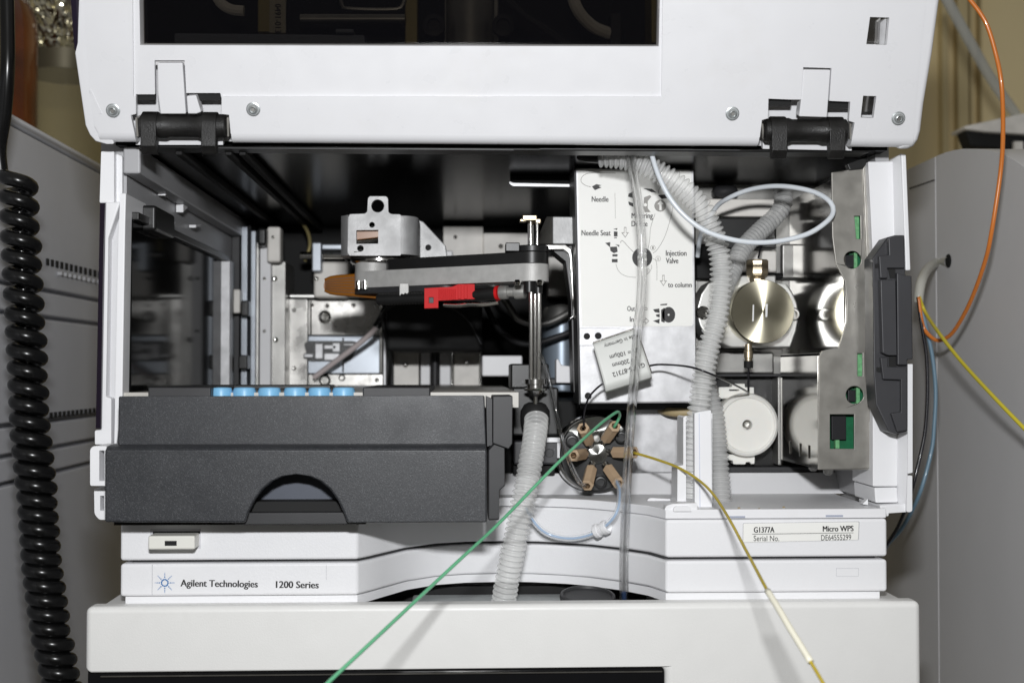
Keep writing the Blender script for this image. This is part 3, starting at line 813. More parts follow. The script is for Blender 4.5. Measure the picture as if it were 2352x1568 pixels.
for pts_, r_, c_ in (([(905, 700, .215), (880, 722, .22), (885, 770, .225), (896, 820, .23), (893, 888, .24)], .0011, 'black'),
                     ([(1120, 640, .24), (1160, 690, .235), (1195, 735, .232), (1255, 742, .23), (1330, 705, .225)], .0022, 'aludark'),
                     ([(1115, 700, .245), (1150, 760, .24), (1210, 790, .235), (1290, 770, .232), (1335, 750, .23)], .0018, 'rubber'),
                     ([(660, 480, .29), (700, 520, .285), (712, 560, .28), (700, 600, .278)], .0012, 'brassdk'),
                     ([(1030, 700, .216), (1075, 735, .214), (1105, 790, .216)], .0010, 'rubber')):
    m_ = MB(); m_.tube([P(*q) for q in pts_], r_, n=10); m_.build('inner_cable', M[c_], au, ang=80)
for x0, x1, y0, y1, Y in ((712, 716, 690, 770, .2905), (786, 790, 775, 855, .2915), (871, 879, 690, 858, .286), (1100, 1106, 806, 888, .290), (1036, 1040, 806, 888, .292)):
    bpart('bright_edge', x0, y0, x1, y1, Y, .004, 'chrome', .0008)
bpart('toothed_rack', 664, 676, 880, 684, .288, .006, 'satin', .0006)
# upper back details
bpart('reflection_plate', 745, 352, 920, 402, .315, .01, 'aludark')  # plates and strips standing in for grey reflections high at the back
bpart('reflection_plate', 1060, 352, 1172, 405, .312, .01, 'pale')
bpart('reflection_strip', 996, 352, 1018, 402, .31, .01, 'white')  # white strips in place of reflections, like the plates above
bpart('reflection_strip', 1034, 352, 1056, 402, .31, .01, 'white')
bpart('rear_rail', 640, 428, 1180, 446, .30, .02, 'aludark')
bpart('rear_plate', 1018, 520, 1110, 640, .30, .02, 'pale')
bpart('rear_plate', 1110, 535, 1220, 600, .296, .02, 'pale')
bpart('rear_plate', 1260, 590, 1330, 680, .296, .02, 'pale')
bpart('rear_block', 716, 556, 738, 624, .262, .02, 'plateblue', .001)
bpart('rear_block', 738, 560, 800, 574, .264, .02, 'plateblue', .001)
bpart('rear_block', 720, 600, 800, 684, .272, .02, 'pale', .002)
mb = MB(); mb.cyl(P(690, 586, .268), P(800, 586, .268), .0022); mb.build('rear_shaft', M['chrome'], au)
bpart('rear_block', 1020, 575, 1040, 590, .25, .02, 'white', .001)

# upright aluminium block with the flow diagram
fd = FY(.068)
mb = MB(); mb.plate(fd, [(1322, 385), (1594, 388), (1600, 925), (1333, 927)], th=.03)
blk = mb.build('valve_block', M['alu'], au, bevel=.0008)
mb = MB(); mb.prism([P(1321, 383, .0682), P(1332, 928, .0682), P(1332, 928, .0682) + Vector((-.0004, 0, 0)), P(1321, 383, .0682) + Vector((-.0004, 0, 0))], (0, .03, 0)); mb.build('block_edge', M['rubber'], blk)
mb = MB(); mb.plate(fd.off(.0006), cT((105, 648), (560, 650), (640, 680), (640, 800), (600, 845), (105, 845)), th=.0005); mb.build('clamp_plate', M['alu'], blk, bevel=.0003)
mb = MB()
for x, y, r, d in ((1348, 772, 7.5, .0009), (1374, 771, 7.8, .0009), (1351, 909, 8.0, .0003)):
    mb = MB(); mb.plate(fd.off(d), circ(x, y, r), th=.0002); mb.build('screw_hole', M['matte'], blk)
fk = fd.off(.0003)
mb = MB(); mb.plate(fk, rnd([(1327, 388), (1588, 391), (1593, 749), (1336, 750)], 8), th=.0003); stk = mb.build('diagram_sticker', M['sticker'], blk)
fk = fd.off(.00045)
text.h = 12.2
def tt(s, x0, y0, x1, y1, c, bold=.020):
    a = c((x0, y0)); b = c((x1, y1)); text(fk, s, a[0], a[1], b[0], b[1], M['ink'], blk, name='lettering', bold=bold)
tt('Needle', 297, 570, 523, 570, cS); tt('Metering', 840, 795, 1128, 795, cS); tt('Device', 840, 905, 1055, 905, cS)
tt('Needle Seat', 158, 1030, 553, 1030, cS); tt('Injection', 1308, 1305, 1588, 1305, cS); tt('Valve', 1308, 1408, 1475, 1408, cS)
text.h = 11.2
tt('to column', 1098, 192, 1362, 192, cT); tt('Out', 641, 458, 727, 458, cT); tt('In', 671, 578, 714, 578, cT)
ink = MB(); gink = MB(); thin = MB()
def line(mbx, pts, wd=.9, c=cS, step=.0006):
    q = [Vector((*p_, 0)) for p_ in (c(*pts))]
    q = catmull(q, 3.0)
    for a, b in zip(q, q[1:]):
        d = (b - a).normalized(); n_ = Vector((-d.y, d.x, 0)) * wd * .5
        e = d * wd * .2
        mbx.loops([[fk.p(*(v_.xy)) for v_ in (a - n_ - e, b - n_ + e, b + n_ + e, a + n_ - e)]], -fk.n * .00005)
line(thin, [(620, 180), (330, 178), (240, 185), (180, 215), (150, 260), (160, 310), (220, 350), (285, 368)], 1.2)
line(thin, [(612, 450), (616, 620), (618, 795)], .8)
line(thin, [(1160, 735), (1120, 850), (1095, 950), (1085, 1100), (1060, 1230)], 1.0)
line(thin, [(1412, 590), (1370, 800), (1290, 1050), (1190, 1220), (1130, 1270)], 1.0)
line(thin, [(690, 1130), (700, 1100), (730, 1110), (800, 1190), (890, 1280)], 1.2)
line(thin, [(625, 1415), (650, 1490), (700, 1550), (790, 1590), (900, 1600)], 1.0)
line(thin, [(1110, 1430), (1115, 1470), (1080, 1530), (1020, 1580)], .9)
line(thin, [(1130, 1345), (1170, 1370), (1185, 1450), (1185, 1640)], .9)
line(thin, [(1240, 350), (1215, 400), (1205, 455)], 1.1)
thin.build('diagram_line', M['greyink'], blk)
vx, vy = cS((985, 1330))
ink.plate(fk, circ(vx, vy, 23, 32), [circ(vx + 8 * math.cos(a), vy + 12 * math.sin(a), 3.4, 8) for a in (.3, 1.25, 2.2, 3.2, 4.3, 5.4)], th=.00005)
for q in (cS((598, 975), (648, 975), (648, 1042), (598, 1042)), cS((585, 942), (648, 930), (640, 955), (620, 948)), cS((545, 1185), (640, 1180), (650, 1250), (600, 1270), (552, 1240)), cS((480, 1130), (550, 1120), (545, 1190)),
          cS((620, 1150), (675, 1160), (668, 1185)), cS((578, 1285), (650, 1285), (645, 1315), (580, 1315)), cS((570, 1350), (650, 1350), (648, 1395), (572, 1395)), cS((300, 362), (360, 330), (430, 345), (390, 360), (430, 375), (340, 412), (320, 390)),
          cS((860, 430), (800, 460), (790, 500), (860, 520)), cS((795, 565), (860, 590), (865, 640), (805, 615)), cS((1000, 385), (1120, 395), (1180, 445), (1110, 440)), cS((1200, 480), (1300, 470), (1325, 520), (1250, 530)),
          cS((600, 1055), (640, 1055), (640, 1066), (600, 1066))):
    ink.plate(fk, q, th=.00005)
cx_, cy_ = cT((1105, 500))
ink.plate(fk, circ(cx_, cy_, 15, 28, 18), [circ(cx_, cy_, 2.4, 10)], th=.00005)
for q in (cT((1010, 382), (1090, 375), (1085, 392), (1015, 395)), cT((930, 440), (1000, 430), (1005, 480), (950, 470)), cT((930, 570), (1005, 545), (1000, 600)), cT((1020, 445), (1060, 420), (1060, 590), (1022, 575)), cT((960, 500), (1005, 490), (1005, 530), (970, 520))):
    ink.plate(fk, q, th=.00005)
ink.build('diagram_symbol', M['ink'], blk)
gx, gy_ = cS((1230, 625))
gink.plate(fk, circ(gx, gy_, 13.5, 28), [cS((1190, 605), (1235, 550), (1280, 605), (1250, 605), (1250, 685), (1218, 685), (1218, 605))], th=.00005)
gink.plate(fk, cS((1010, 510), (1090, 480), (1110, 500), (1060, 560), (1060, 660), (1100, 710), (1020, 715), (1000, 650)), [circ(*cS((1028, 612)), 4, 12)], th=.00005)
def arrow(c, x, y, w_, h_, horiz=False):
    o = [(-.3, 0), (.3, 0), (.3, .5), (.95, .5), (0, 1), (-.95, .5), (-.3, .5)]
    i = [(-.17, .07), (.17, .07), (.17, .57), (.6, .57), (0, .9), (-.6, .57), (-.17, .57)]
    f_ = (lambda L: [(x + b * h_, y + a * w_) for a, b in L]) if horiz else (lambda L: [(x + a * w_, y + b * h_) for a, b in L])
    gink.plate(fk, c(*f_(o)), [c(*f_(i))], th=.00005)
arrow(cS, 752, 915, 55, 145); arrow(cT, 1046, 55, 42, 125); arrow(cT, 800, 570, 42, 88, True)
gink.plate(fk, cT((820, 418), (867, 418), (867, 448), (820, 448)), [cT((826, 424), (861, 424), (861, 442), (826, 442))], th=.00005)
for x, y, ch in ((1130, 1198, '1'), (1202, 1345, '6'), (1055, 1512, '5')):
    q = cS((x, y)); gink.plate(fk, circ(*q, 6, 20), [circ(*q, 5.2, 20)], th=.00005)
    text.h = 6.5; text(fk, ch, q[0] - 2, q[1] + 3.2, q[0] + 2, q[1] + 3.2, M['greyink'], blk, bold=.0)
gink.build('diagram_mark', M['greyink'], blk)

# frame bracket left of the block
fb = FY(.10)
mb = MB(); mb.plate(fb, [(1172, 345), (1320, 345), (1320, 428), (1200, 426), (1186, 420), (1172, 419)], th=.004); mb.build('bracket_plate', M['matte'], au)
mb = MB(); mb.plate(fb.off(.003), rnd(cC((65, 1262), (90, 1275), (525, 1285), (525, 1510), (505, 1510), (505, 1302), (90, 1297), (65, 1280)), 3), th=.006)
mb.build('bracket_edge', M['alu'], au, bevel=.0004)
fb2 = FY(.085)
mb = MB(); mb.plate(fb2, [cM((2085, 282)), cM((2290, 285)), cM((2290, 530)), cM((2085, 528))], th=.02); mb.build('bracket_block', M['cast'], au, bevel=.0005)
mb = MB(); a, b, c_, d_ = [FY(.0852).p(*cM(t)) for t in ((2084, 284), (2084, 527))] + [FY(.105).p(*cM(t)) for t in ((1935, 527), (2032, 284))]
mb.prism([a, b, c_, d_], (0, .01, 0)); mb.build('bracket_slope', M['guard'], au)
mb = MB(); mb.plate(fb2.off(-.001), [cM((1950, 535)), cM((2200, 532)), cM((2250, 570)), cM((2262, 640)), cM((2280, 1180)), cM((2240, 1210)), cM((2235, 1195)), cM((2268, 1165)), cM((2240, 650)), cM((2225, 610)), cM((2180, 580)), cM((1950, 580))], th=.012)
mb.build('bracket_arch', M['steel'], au, bevel=.0005)
mb = MB(); mb.plate(fb2.off(-.006), [(1270, 575), (1328, 560), (1334, 900), (1318, 900), (1312, 690), (1300, 600)], th=.02); mb.build('bracket_web', M['black'], au)
# right compartment
fr1 = FY(.118)
bpart('compartment_back', 1596, 352, 2000, 860, .125, .006, 'aludark')
bpart('compartment_back', 1455, 800, 1800, 1090, .122, .006, 'aludark')
bpart('rear_bar', 1625, 456, 1790, 498, .112, .01, 'pale', .001)
bpart('dark_block', 1648, 499, 1784, 572, .108, .015, 'black', .001)
bpart('rear_bar', 1690, 575, 1785, 626, .113, .01, 'pale', .001)
bpart('rear_bar', 1640, 626, 1800, 640, .109, .01, 'matte', .001)
bpart('dark_block', 1600, 560, 1648, 640, .115, .01, 'matte')
bpart('rear_bar', 1796, 560, 1830, 640, .117, .005, 'aludark', .001)
bpart('round_boss', 1640, 420, 1700, 456, .11, .012, 'rubber', .004)
bpart('wheel_frame', 1625, 808, 1778, 858, .112, .01, 'aludark', .001)
bpart('wheel_frame', 1632, 860, 1790, 1072, .11, .006, 'black', .001)
bpart('wheel_frame', 1640, 858, 1794, 865, .100, .012, 'rubber', .0005)
bpart('wheel_frame', 1786, 866, 1795, 1068, .098, .014, 'aludark', .0005)
bpart('wheel_frame', 1625, 1072, 1880, 1084, .098, .01, 'rubber', .0005)
bpart('lower_plate', 1445, 938, 1640, 1086, .104, .006, 'alu', .0008)
bpart('lower_bar', 1330, 926, 1640, 941, .096, .012, 'rubber', .0008)

# sheet steel guard with circuit board
gd = thing('board_guard', 'bent sheet steel guard with cut holes over a green circuit board', 'metal guard', P(1950, 1080, .03))
fg = FY(.030)
go = [(1910, 396), (1912, 545), (1920, 606), (1941, 646), (1945, 692), (1944, 740), (1926, 798), (1900, 802), (1888, 806), (1881, 818), (1879, 1078), (2000, 1075), (1997, 700), (1988, 384)]
holes = [circ(*cH((722, 242)), 20), circ(*cH((737, 1183)), 20.4), rect(*cH((565, 1318)), *cH((733, 1557))), rect(*cH((757, 893)), *cH((792, 1052))), [cD((735, 1505)), cD((776, 1505)), cH((778, 97)), cH((748, 97))]]
mb = MB(); mb.plate(fg, go, holes, th=.0012); mb.build('front_plate', M['guard'], gd, bevel=.0003)
mb = MB(); mb.plate(fg.off(.0008), [cD((792, 1145)), cD((825, 1140)), cH((850, 300)), cL((833, 130)), cL((820, 130)), cH((822, 300))], th=.004); mb.build('edge_fold', M['guard'], gd, bevel=.0008)
x1 = P(1938, 500, .03).x; x2 = P(1880, 950, .03).x
zu0 = P(1900, 806, .03).z; zu1 = P(1900, 398, .03).z; zl0 = P(1880, 1079, .03).z
mb = MB(); mb.box((x1, .0312, zu0 - .004), (x1 + .0010, .124, zu1)); mb.build('side_plate', M['mirror'], gd)
mb = MB(); mb.box((x2, .0312, zl0), (x2 + .0010, .097, zu0 - .001)); mb.build('side_plate', M['mirror'], gd)
mb = MB(); mb.box((x2, .0312, zu0 - .002), (x1, .097, zu0 - .0008)); mb.build('step_plate', M['mirror'], gd)
mb = MB(); mb.box((x2 + .001, .0312, zl0), (P(1999, 1076, .03).x, .097, zl0 + .001)); mb.build('bottom_plate', M['guard'], gd)
mb = MB()
for k, yy in enumerate((.045, .060, .078)): mb.box((x2 - .0006, yy, zl0 + .004), (x2, yy + .0025, zl0 + .010))
mb.build('lug', M['mirror'], gd, bevel=.0003)
mb = MB()
for k, yy in enumerate((.05, .075)): mb.lathe((x2 + .010, yy, zl0), (0, 0, -1), [(.0026, 0), (.0022, .003), (.001, .004)], 12)
mb.build('foot', M['aludark'], gd)
mb = MB(); mb.plate(FY(.037), [(1950, 480), (1990, 480), (1990, 1060), (1888, 1060), (1888, 832), (1950, 832)], th=.0016); pc = mb.build('circuit_board', M['pcb'], gd)
mb = MB()
for q in ((1910, 955, 1944, 1010), (1940, 585, 1962, 615), (1948, 895, 1966, 922)):
    mb = MB(); mb.bpx(*q, .0345, .0024); mb.build('chip', M['chip'], pc, bevel=.0003)
for q in ((1962, 490, 1974, 555, .0322, .0046), (1968, 805, 1983, 870, .0322, .0046), (1962, 575, 1970, 620, .0335, .0035), (1967, 880, 1976, 932, .0335, .0035), (1919, 1010, 1929, 1030, .0335, .003)):
    mb = MB(); mb.bpx(*q); mb.build('connector', M['green'], pc, bevel=.0003)
mb = MB(); mb.plate(fg.off(.002), cD((680, 1140), (830, 1085), (830, 1130), (795, 1175), (700, 1185)), th=.004); mb.build('plastic_catch', M['black'], gd, bevel=.0006)

# ------------------------------------------------------------------ raised front cover
TL = R(20)
oc = P(1155, 333, .0)
fc_ = Fr(oc, (1, 0, 0), (0, -math.sin(TL), math.cos(TL)))
cov = MB()
def hl(): return [(313, 262), (313, 217), (357, 216), (356, 140), (423, 140), (428, 216), (452, 216), (452, 215), (505, 215), (508, 262)]
hole_hl = [(308, 315), (300, 265), (312, 262), (312, 217), (356, 217), (355, 139), (424, 139), (428, 220), (452, 218), (452, 214), (506, 214), (509, 262), (526, 264), (532, 315)]
hole_hr = [(1745, 315), (1750, 276), (1764, 272), (1765, 227), (1816, 229), (1840, 229), (1845, 155), (1910, 157), (1905, 232), (1953, 234), (1950, 278), (1963, 282), (1955, 315)]
h1 = cD((843, 120), (978, 124), (960, 316), (817, 310)); h2 = cD((795, 668), (888, 671), (867, 824), (778, 820))
V0 = fc_.uv(1155, 312)[1]
def YB(x):
    y = 312.0
    for _ in range(12):
        y += (fc_.uv(x, y)[1] - V0) / .00018
    return y
left_piece = [(186, -160), (303, -160), (306, 222), (312, 222), (312, 262), (300, 265), (309, YB(309)), (226, YB(226)), (217, 290), (205, 200), (196, 60)]
right_piece = [(1523, -160), (2146, -160), (2121, 60), (2104, 230), (2098, YB(2098)), (1957, YB(1957))] + list(reversed(hole_hr[1:-1])) + [(1745, YB(1745)), (530, YB(530)), (526, 264), (509, 262), (509, 222), (1520, 222)]
cov.plate(fc_, right_piece, [h1, h2], th=.0025); cov.plate(fc_, left_piece, th=.0025)
cv = cov.build('front_cover', M['cover'], au)
cov = MB(); cov.plate(fc_.off(-.0013), [(299, -160), (1527, -160), (1524, 226), (509, 226), (506, 214), (428, 214), (424, 139), (355, 139), (356, 217), (312, 217), (312, 226), (302, 226)], [[(317, -158), (1519, -158), (1513, 107), (322, 104)]], th=.0025); cov.build('window_panel', M['cover'], cv)
# window rebate and pane
mb = MB(); mb.plate(fc_.off(-.0038), [(300, -160), (1530, -160), (1526, 150), (303, 150)], [[(321, -158), (1516, -158), (1511, 106), (325, 103)]], th=.006); mb.build('window_rebate', mat('rebate grey', (.55, .54, .54), .45), cv)
mb = MB(); mb.plate(fc_.off(-.0080), [(318, -158), (1518, -158), (1512, 115), (323, 113)], th=.0015); mb.build('window_pane', M['smoke'], cv)
# rounded lower lip and side flange
def lip(x0, x1):
    r = .0043; a = []
    for k in range(9):
        t = math.pi / 2 * k / 8
        a.append((-r * math.sin(t), -(r - r * math.cos(t))))
    a += [(-r, -.012), (0, -.012)]
    v0 = V0
    U0 = fc_.uv(x0, YB(x0))[0]; U1 = fc_.uv(x1, YB(x1))[0]
    m_ = MB(); m_.prism([fc_.w(U0, v0 + dv, dn) for dv, dn in a], fc_.u * (U1 - U0))
    return m_.build('cover_lip', M['cover'], cv, ang=50)
lip(226, 309); lip(531, 1744); lip(1957, 2099)
for q in ([(186, -160), (214, -160), (222, 60), (232, 200), (246, 290), (262, 331), (238, 331), (219, 325), (206, 310), (196, 288), (172, 125), (178, 100)],
          [(2112, -160), (2172, -160), (2160, 0), (2144, 120), (2124, 240), (2117, 300), (2111, 322), (2100, 338), (2086, 344), (2060, 344), (2084, 310), (2090, 230), (2102, 60)]):
    mb = MB(); mb.plate(fc_.off(-.0012), q, th=.02); mb.build('cover_flange', M['cover'], cv, bevel=.0022, seg=4)
mb = MB(); mb.plate(fc_.off(-.004), cA((470, -300), (540, -300), (560, 365), (518, 360)), th=.02); mb.build('cover_seal', mat('black violet edge', (.010, .006, .016), .3), cv, bevel=.001)
# inside depth plates seen through the openings
plates('cover_inner', 'cover', cv, [(fc_.off(-.0135), [(250, 130), (560, 130), (560, 325), (250, 325)], .001), (fc_.off(-.0135), [(1700, 145), (2090, 145), (2075, 335), (1700, 335)], .001)])
plates('opening_gap', 'matte', cv, [(fc_.off(-.004), q, .0015) for q in ([(311, 215), (357, 215), (357, 231), (311, 231)], [(450, 213), (508, 213), (508, 231), (450, 231)],
    [(1763, 225), (1818, 226), (1816, 244), (1763, 244)], [(1898, 231), (1955, 232), (1953, 249), (1898, 249)], [(354, 137), (426, 137), (426, 145), (354, 145)], [(1843, 153), (1912, 155), (1912, 162), (1843, 162)])])
plates('spring_plate', 'steel', cv, [(fc_.off(-.0062), cD((830, 110), (990, 110), (975, 325), (805, 325)), .001), (fc_.off(-.0062), cD((785, 660), (900, 660), (880, 780), (770, 780)), .001)])
mb = MB(); mb.plate(fc_.off(-.0030), cD((915, 160), (960, 124), (945, 316), (908, 312)), th=.003); mb.build('spring_tongue', M['alu'], cv)
# hinge flaps
for q in ([(361, 145), (419, 145), (424, 220), (427, 262), (368, 262), (362, 215)], [(428, 221), (450, 219), (462, 258), (452, 262), (431, 262)],
          [(1845, 160), (1908, 161), (1903, 230), (1900, 270), (1835, 268), (1840, 228)]):
    m_ = MB(); m_.plate(fc_.off(-.0004), q, th=.006); m_.build('hinge_flap', M['cover'], cv, bevel=.0005)
# hinges
def hinge(x0, x1, yt, yb_, straps, ydrop):
    h = MB()
    a = fc_.p(x0 + 8, (yt + yb_) / 2, -.003); b = fc_.p(x1 - 8, (yt + yb_) / 2 + 1, -.003)
    ax = (b - a)
    h.lathe(a, ax, [(.0035, 0), (.0048, .0008), (.0050, .004), (.0052, ax.length * .3), (.0047, ax.length * .34), (.0047, ax.length * .66), (.0052, ax.length * .7), (.0050, ax.length - .004), (.0048, ax.length - .0008), (.0035, ax.length)], 28)
    ho = h.build('hinge', M['hinge'], cv)
    for s0, s1 in straps:
        m_ = MB(); rr = .0058; c0 = (a + b) / 2
        xa_, xb_ = fc_.p(s0, yb_, 0).x, fc_.p(s1, yb_, 0).x
        pr = []
        for k in range(13):
            t = R(100) - R(230) * k / 12 * .8
            pr.append(Vector((xa_, c0.y - rr * math.cos(t - R(90)) * 1.0, c0.z + rr * math.sin(t - R(90)) + .002)))
        pr = [Vector((xa_, c0.y - rr * math.cos(R(t_)), c0.z + rr * math.sin(R(t_)))) for t_ in (100, 80, 60, 40, 20, 0, -15)]
        zd = P(s0, ydrop, 0).z
        pr += [Vector((xa_, c0.y - rr + .0006, zd + .003)), Vector((xa_, c0.y - rr + .0030, zd)), Vector((xa_, c0.y - .001, zd)), Vector((xa_, c0.y, c0.z))]
        m_.prism(pr, (xb_ - xa_, 0, 0)); m_.build('hinge_strap', M['hinge'], cv, bevel=.0006)
    for xx in (x0 + 2, x1 - 4):
        m_ = MB(); m_.plate(fc_.off(-.0015), rnd([(xx - 1.5, yt + 4), (xx + 3, yt + 4), (xx + 6, yb_ - 4), (xx + 2, yb_ - 4)] if xx < (x0 + x1) / 2 else [(xx - 3, yt + 4), (xx + 2, yt + 4), (xx + 2, yb_ - 4), (xx - 2, yb_ - 4)], 2), th=.006)
        m_.build('hinge_bracket', M['guard'], cv)
hinge(310, 528, 266, 318, ((328, 364), (466, 500)), 356)
hinge(1748, 1958, 280, 325, ((1768, 1804), (1900, 1936)), 366)
plates('cover_lip', 'cover', cv, [(fc_.off(-.0085), [(312, 316), (512, 316), (512, 333), (312, 333)], .003), (fc_.off(-.0085), [(1752, 325), (1956, 327), (1956, 346), (1752, 342)], .003)])
# screws
def screw(x, y, r=16):
    c = fc_.p(x, y, .0); rr = r * .52 / 2950; n_ = fc_.n
    m_ = MB(); m_.lathe(c, n_, [(rr * 1.02, 0), (rr * 1.0, .0005), (rr * .86, .0006), (rr * .82, .0011), (rr * .66, .0018), (rr * .44, .0021), (rr * .40, .0012), (.0001, .0011)], 28)
    sc_ = m_.build('screw', M['zinc'], cv)
    m_ = MB(); m_.lathe(c + n_ * .0012, n_, [(rr * .36, 0), (rr * .30, .0005)], 6); m_.build('screw_recess', M['aludark'], sc_ if False else cv)
for q in ((260, 254), (582, 251), (1682, 261), (2063, 272)): screw(*q)
# vertical crease at left of the cover
mb = MB(); mb.plate(fc_.off(.0004), cA((620, 628), (632, 625), (706, 792), (690, 795)), th=.0006); mb.build('cover_rib', M['cover'], cv)

# ---- module seen through the cover window
pm = thing('pump_module', 'dim pump parts with brass blocks seen through the smoked cover window', 'pump', P(900, 60, .06))
def pbox(nm, x0, y0, x1, y1, Y, d, m, bev=.0008): bpart(nm, x0, y0, x1, y1, Y, d, m, bev, pm)
pbox('rear_panel', 250, -150, 1600, 150, .10, .005, 'matte')
pbox('tray_edge', 400, 76, 838, 104, .035, .02, 'greyblue')
pbox('tray_edge', 770, 66, 813, 76, .034, .02, 'greyblue')
pbox('brass_block', 592, -120, 643, 75, .055, .02, 'brassdk')
pbox('brass_block', 1495, -120, 1560, 100, .05, .02, 'brassdk')
lab = MB(); lab.bpx(619, -10, 656, 76, .0515, .002); labo = lab.build('number_label', mat('aged label', (.5, .46, .36), .5), pm)
text.h = 13
text(FY(.0512), '0491-013', 632, 10, 632, 76, M['ink'], labo, name='lettering')
mb = MB(); c = P(1080, 30, .055); mb.cyl((c.x, .055, P(0, 110, .055).z), (c.x, .055, P(0, -120, .055).z), .011, n=30); mb.build('pump_cylinder', M['aludark'], pm)
mb = MB(); mb.cyl(P(690, 44, .06), P(930, 44, .06), .0022); mb.build('rod', M['aludark'], pm)
mb = MB(); mb.tube([P(775, -40, .05), P(785, 10, .05), P(800, 20, .05), P(900, 22, .05), P(925, 12, .05), P(935, -40, .05)], .0009, n=8); mb.build('wire_bail', M['aludark'], pm)
mb = MB(); mb.tube([P(490, -30, .05), P(505, 5, .05), P(530, 22, .05), P(560, 26, .05)], .0024, n=10); mb.build('hose', M['pale'], pm)
mb = MB(); mb.tube([P(1308, -40, .045), P(1325, 20, .045), P(1360, 60, .05), P(1400, 78, .055)], .0028, n=10); mb.build('hose', M['pale'], pm)
pbox('slotted_bar', 1402, 30, 1428, 110, .052, .01, 'rubber')
mb = MB(); mb.tube([P(1160, 0, .035), P(1200, 35, .035), P(1250, 70, .035), P(1300, 105, .035)], .001, n=8); mb.tube([P(1170, 0, .036), P(1210, 38, .036), P(1262, 70, .036), P(1308, 105, .036)], .001, n=8); mb.build('wire', M['rubber'], pm)
pbox('pump_head', 1020, -120, 1060, 110, .07, .02, 'aludark'); pbox('pump_head', 1110, -120, 1145, 110, .07, .02, 'aludark')
pbox('frame_bar', 930, -120, 960, 110, .06, .01, 'brassdk')
for x in (1085 - 88, 1085 + 70):
    m_ = MB(); m_.lathe(P(x, 62, .048), (0, -1, 0), [(.005, 0), (.005, .003), (.003, .0035), (.0028, .001), (.0001, .001)], 20); m_.build('pump_knob', M['rubber'], pm)

# ------------------------------------------------------------------ sample drawer
dr = thing('sample_drawer', 'charcoal sample drawer with a half round finger cutout, pulled slightly out', 'drawer', P(680, 1190, .0))
zu = lambda py: P(680, py, -.010).z
mb = MB()
notch = [(563, 1200), (570, 1178), (584, 1150), (603, 1124), (626, 1105), (652, 1093), (680, 1089), (708, 1093), (734, 1104), (757, 1123), (776, 1150), (789, 1178), (797, 1200)]
fdw = FY(-.016)
mb.plate(fdw, rnd([(240, 1031), (240, 1199)], 0) [:0] + [(240, 1031), (1119, 1031), (1119, 1199)] + list(reversed(notch)) + [(240, 1199)], th=.005)
mb.build('lower_front', M['drawer'], dr, bevel=.0009, seg=3)
fdu = FY(-.008)
a = [fdu.p(272, 910), fdu.p(1113, 908), fdu.p(1117, 1022), fdu.p(270, 1022)]
mb = MB(); mb.prism(a, (0, .004, 0)); mb.build('upper_front', M['drawer'], dr, bevel=.0006)
# sloping ledge between the two faces
z1 = fdw.p(680, 1030).z; z2 = fdu.p(680, 1019).z
x0_, x1_ = fdw.p(240, 1031).x, fdw.p(1119, 1031).x
mb = MB(); mb.prism([Vector((x0_ + .0003, -.0158, z1 - .0004)), Vector((x0_ + .0003, -.0142, z1 + .0008)), Vector((x0_ + .0003, -.0085, z2)), Vector((x0_ + .0003, -.004, z2)), Vector((x0_ + .0003, -.004, z1 - .0004))], (x1_ - x0_ - .0006, 0, 0)); mb.build('ledge', M['drawer'], dr, bevel=.0006)
mb = MB(); mb.bpx(545, 1076, 815, 1152, .004, .002); mb.build('inner_panel', M['drawerin'], dr)
mb = MB(); mb.bpx(540, 1152, 820, 1176, -.006, .012); mb.build('inner_ledge', M['matte'], dr)
mb = MB(); mb.bpx(540, 1177, 820, 1203, -.0105, .012); mb.build('bottom_rail', M['rubber'], dr, bevel=.0004)
mb = MB(); mb.bpx(275, 915, 1110, 930, -.003, .14); mb.build('tray_base', M['rubber'], dr)
mb = MB(); mb.bpx(262, 1192, 840, 1203, -.006, .04); mb.build('slide', M['matte'], dr)
# right rail of the drawer
mb = MB(); mb.plate(FY(-.004), [cJ((1605, 0)), cJ((1715, -120)), cJ((1718, 240)), cJ((1680, 275)), cJ((1680, 470)), cJ((1605, 472))], th=.05); mb.build('side_rail', M['rubber'], dr, bevel=.0006)
mb = MB(); mb.plate(FY(-.006), [cF((1690, 1190)), cF((1830, 1188)), cF((1828, 1520)), cF((1800, 1560)), cF((1690, 1520))], th=.05); mb.build('rail_guide', M['rubber'], dr, bevel=.0005)
mb = MB(); mb.plate(FY(.004), [(1117, 910), (1135, 918), (1135, 1020), (1119, 1025)], th=.03); mb.build('rail_side', M['rubber'], dr)
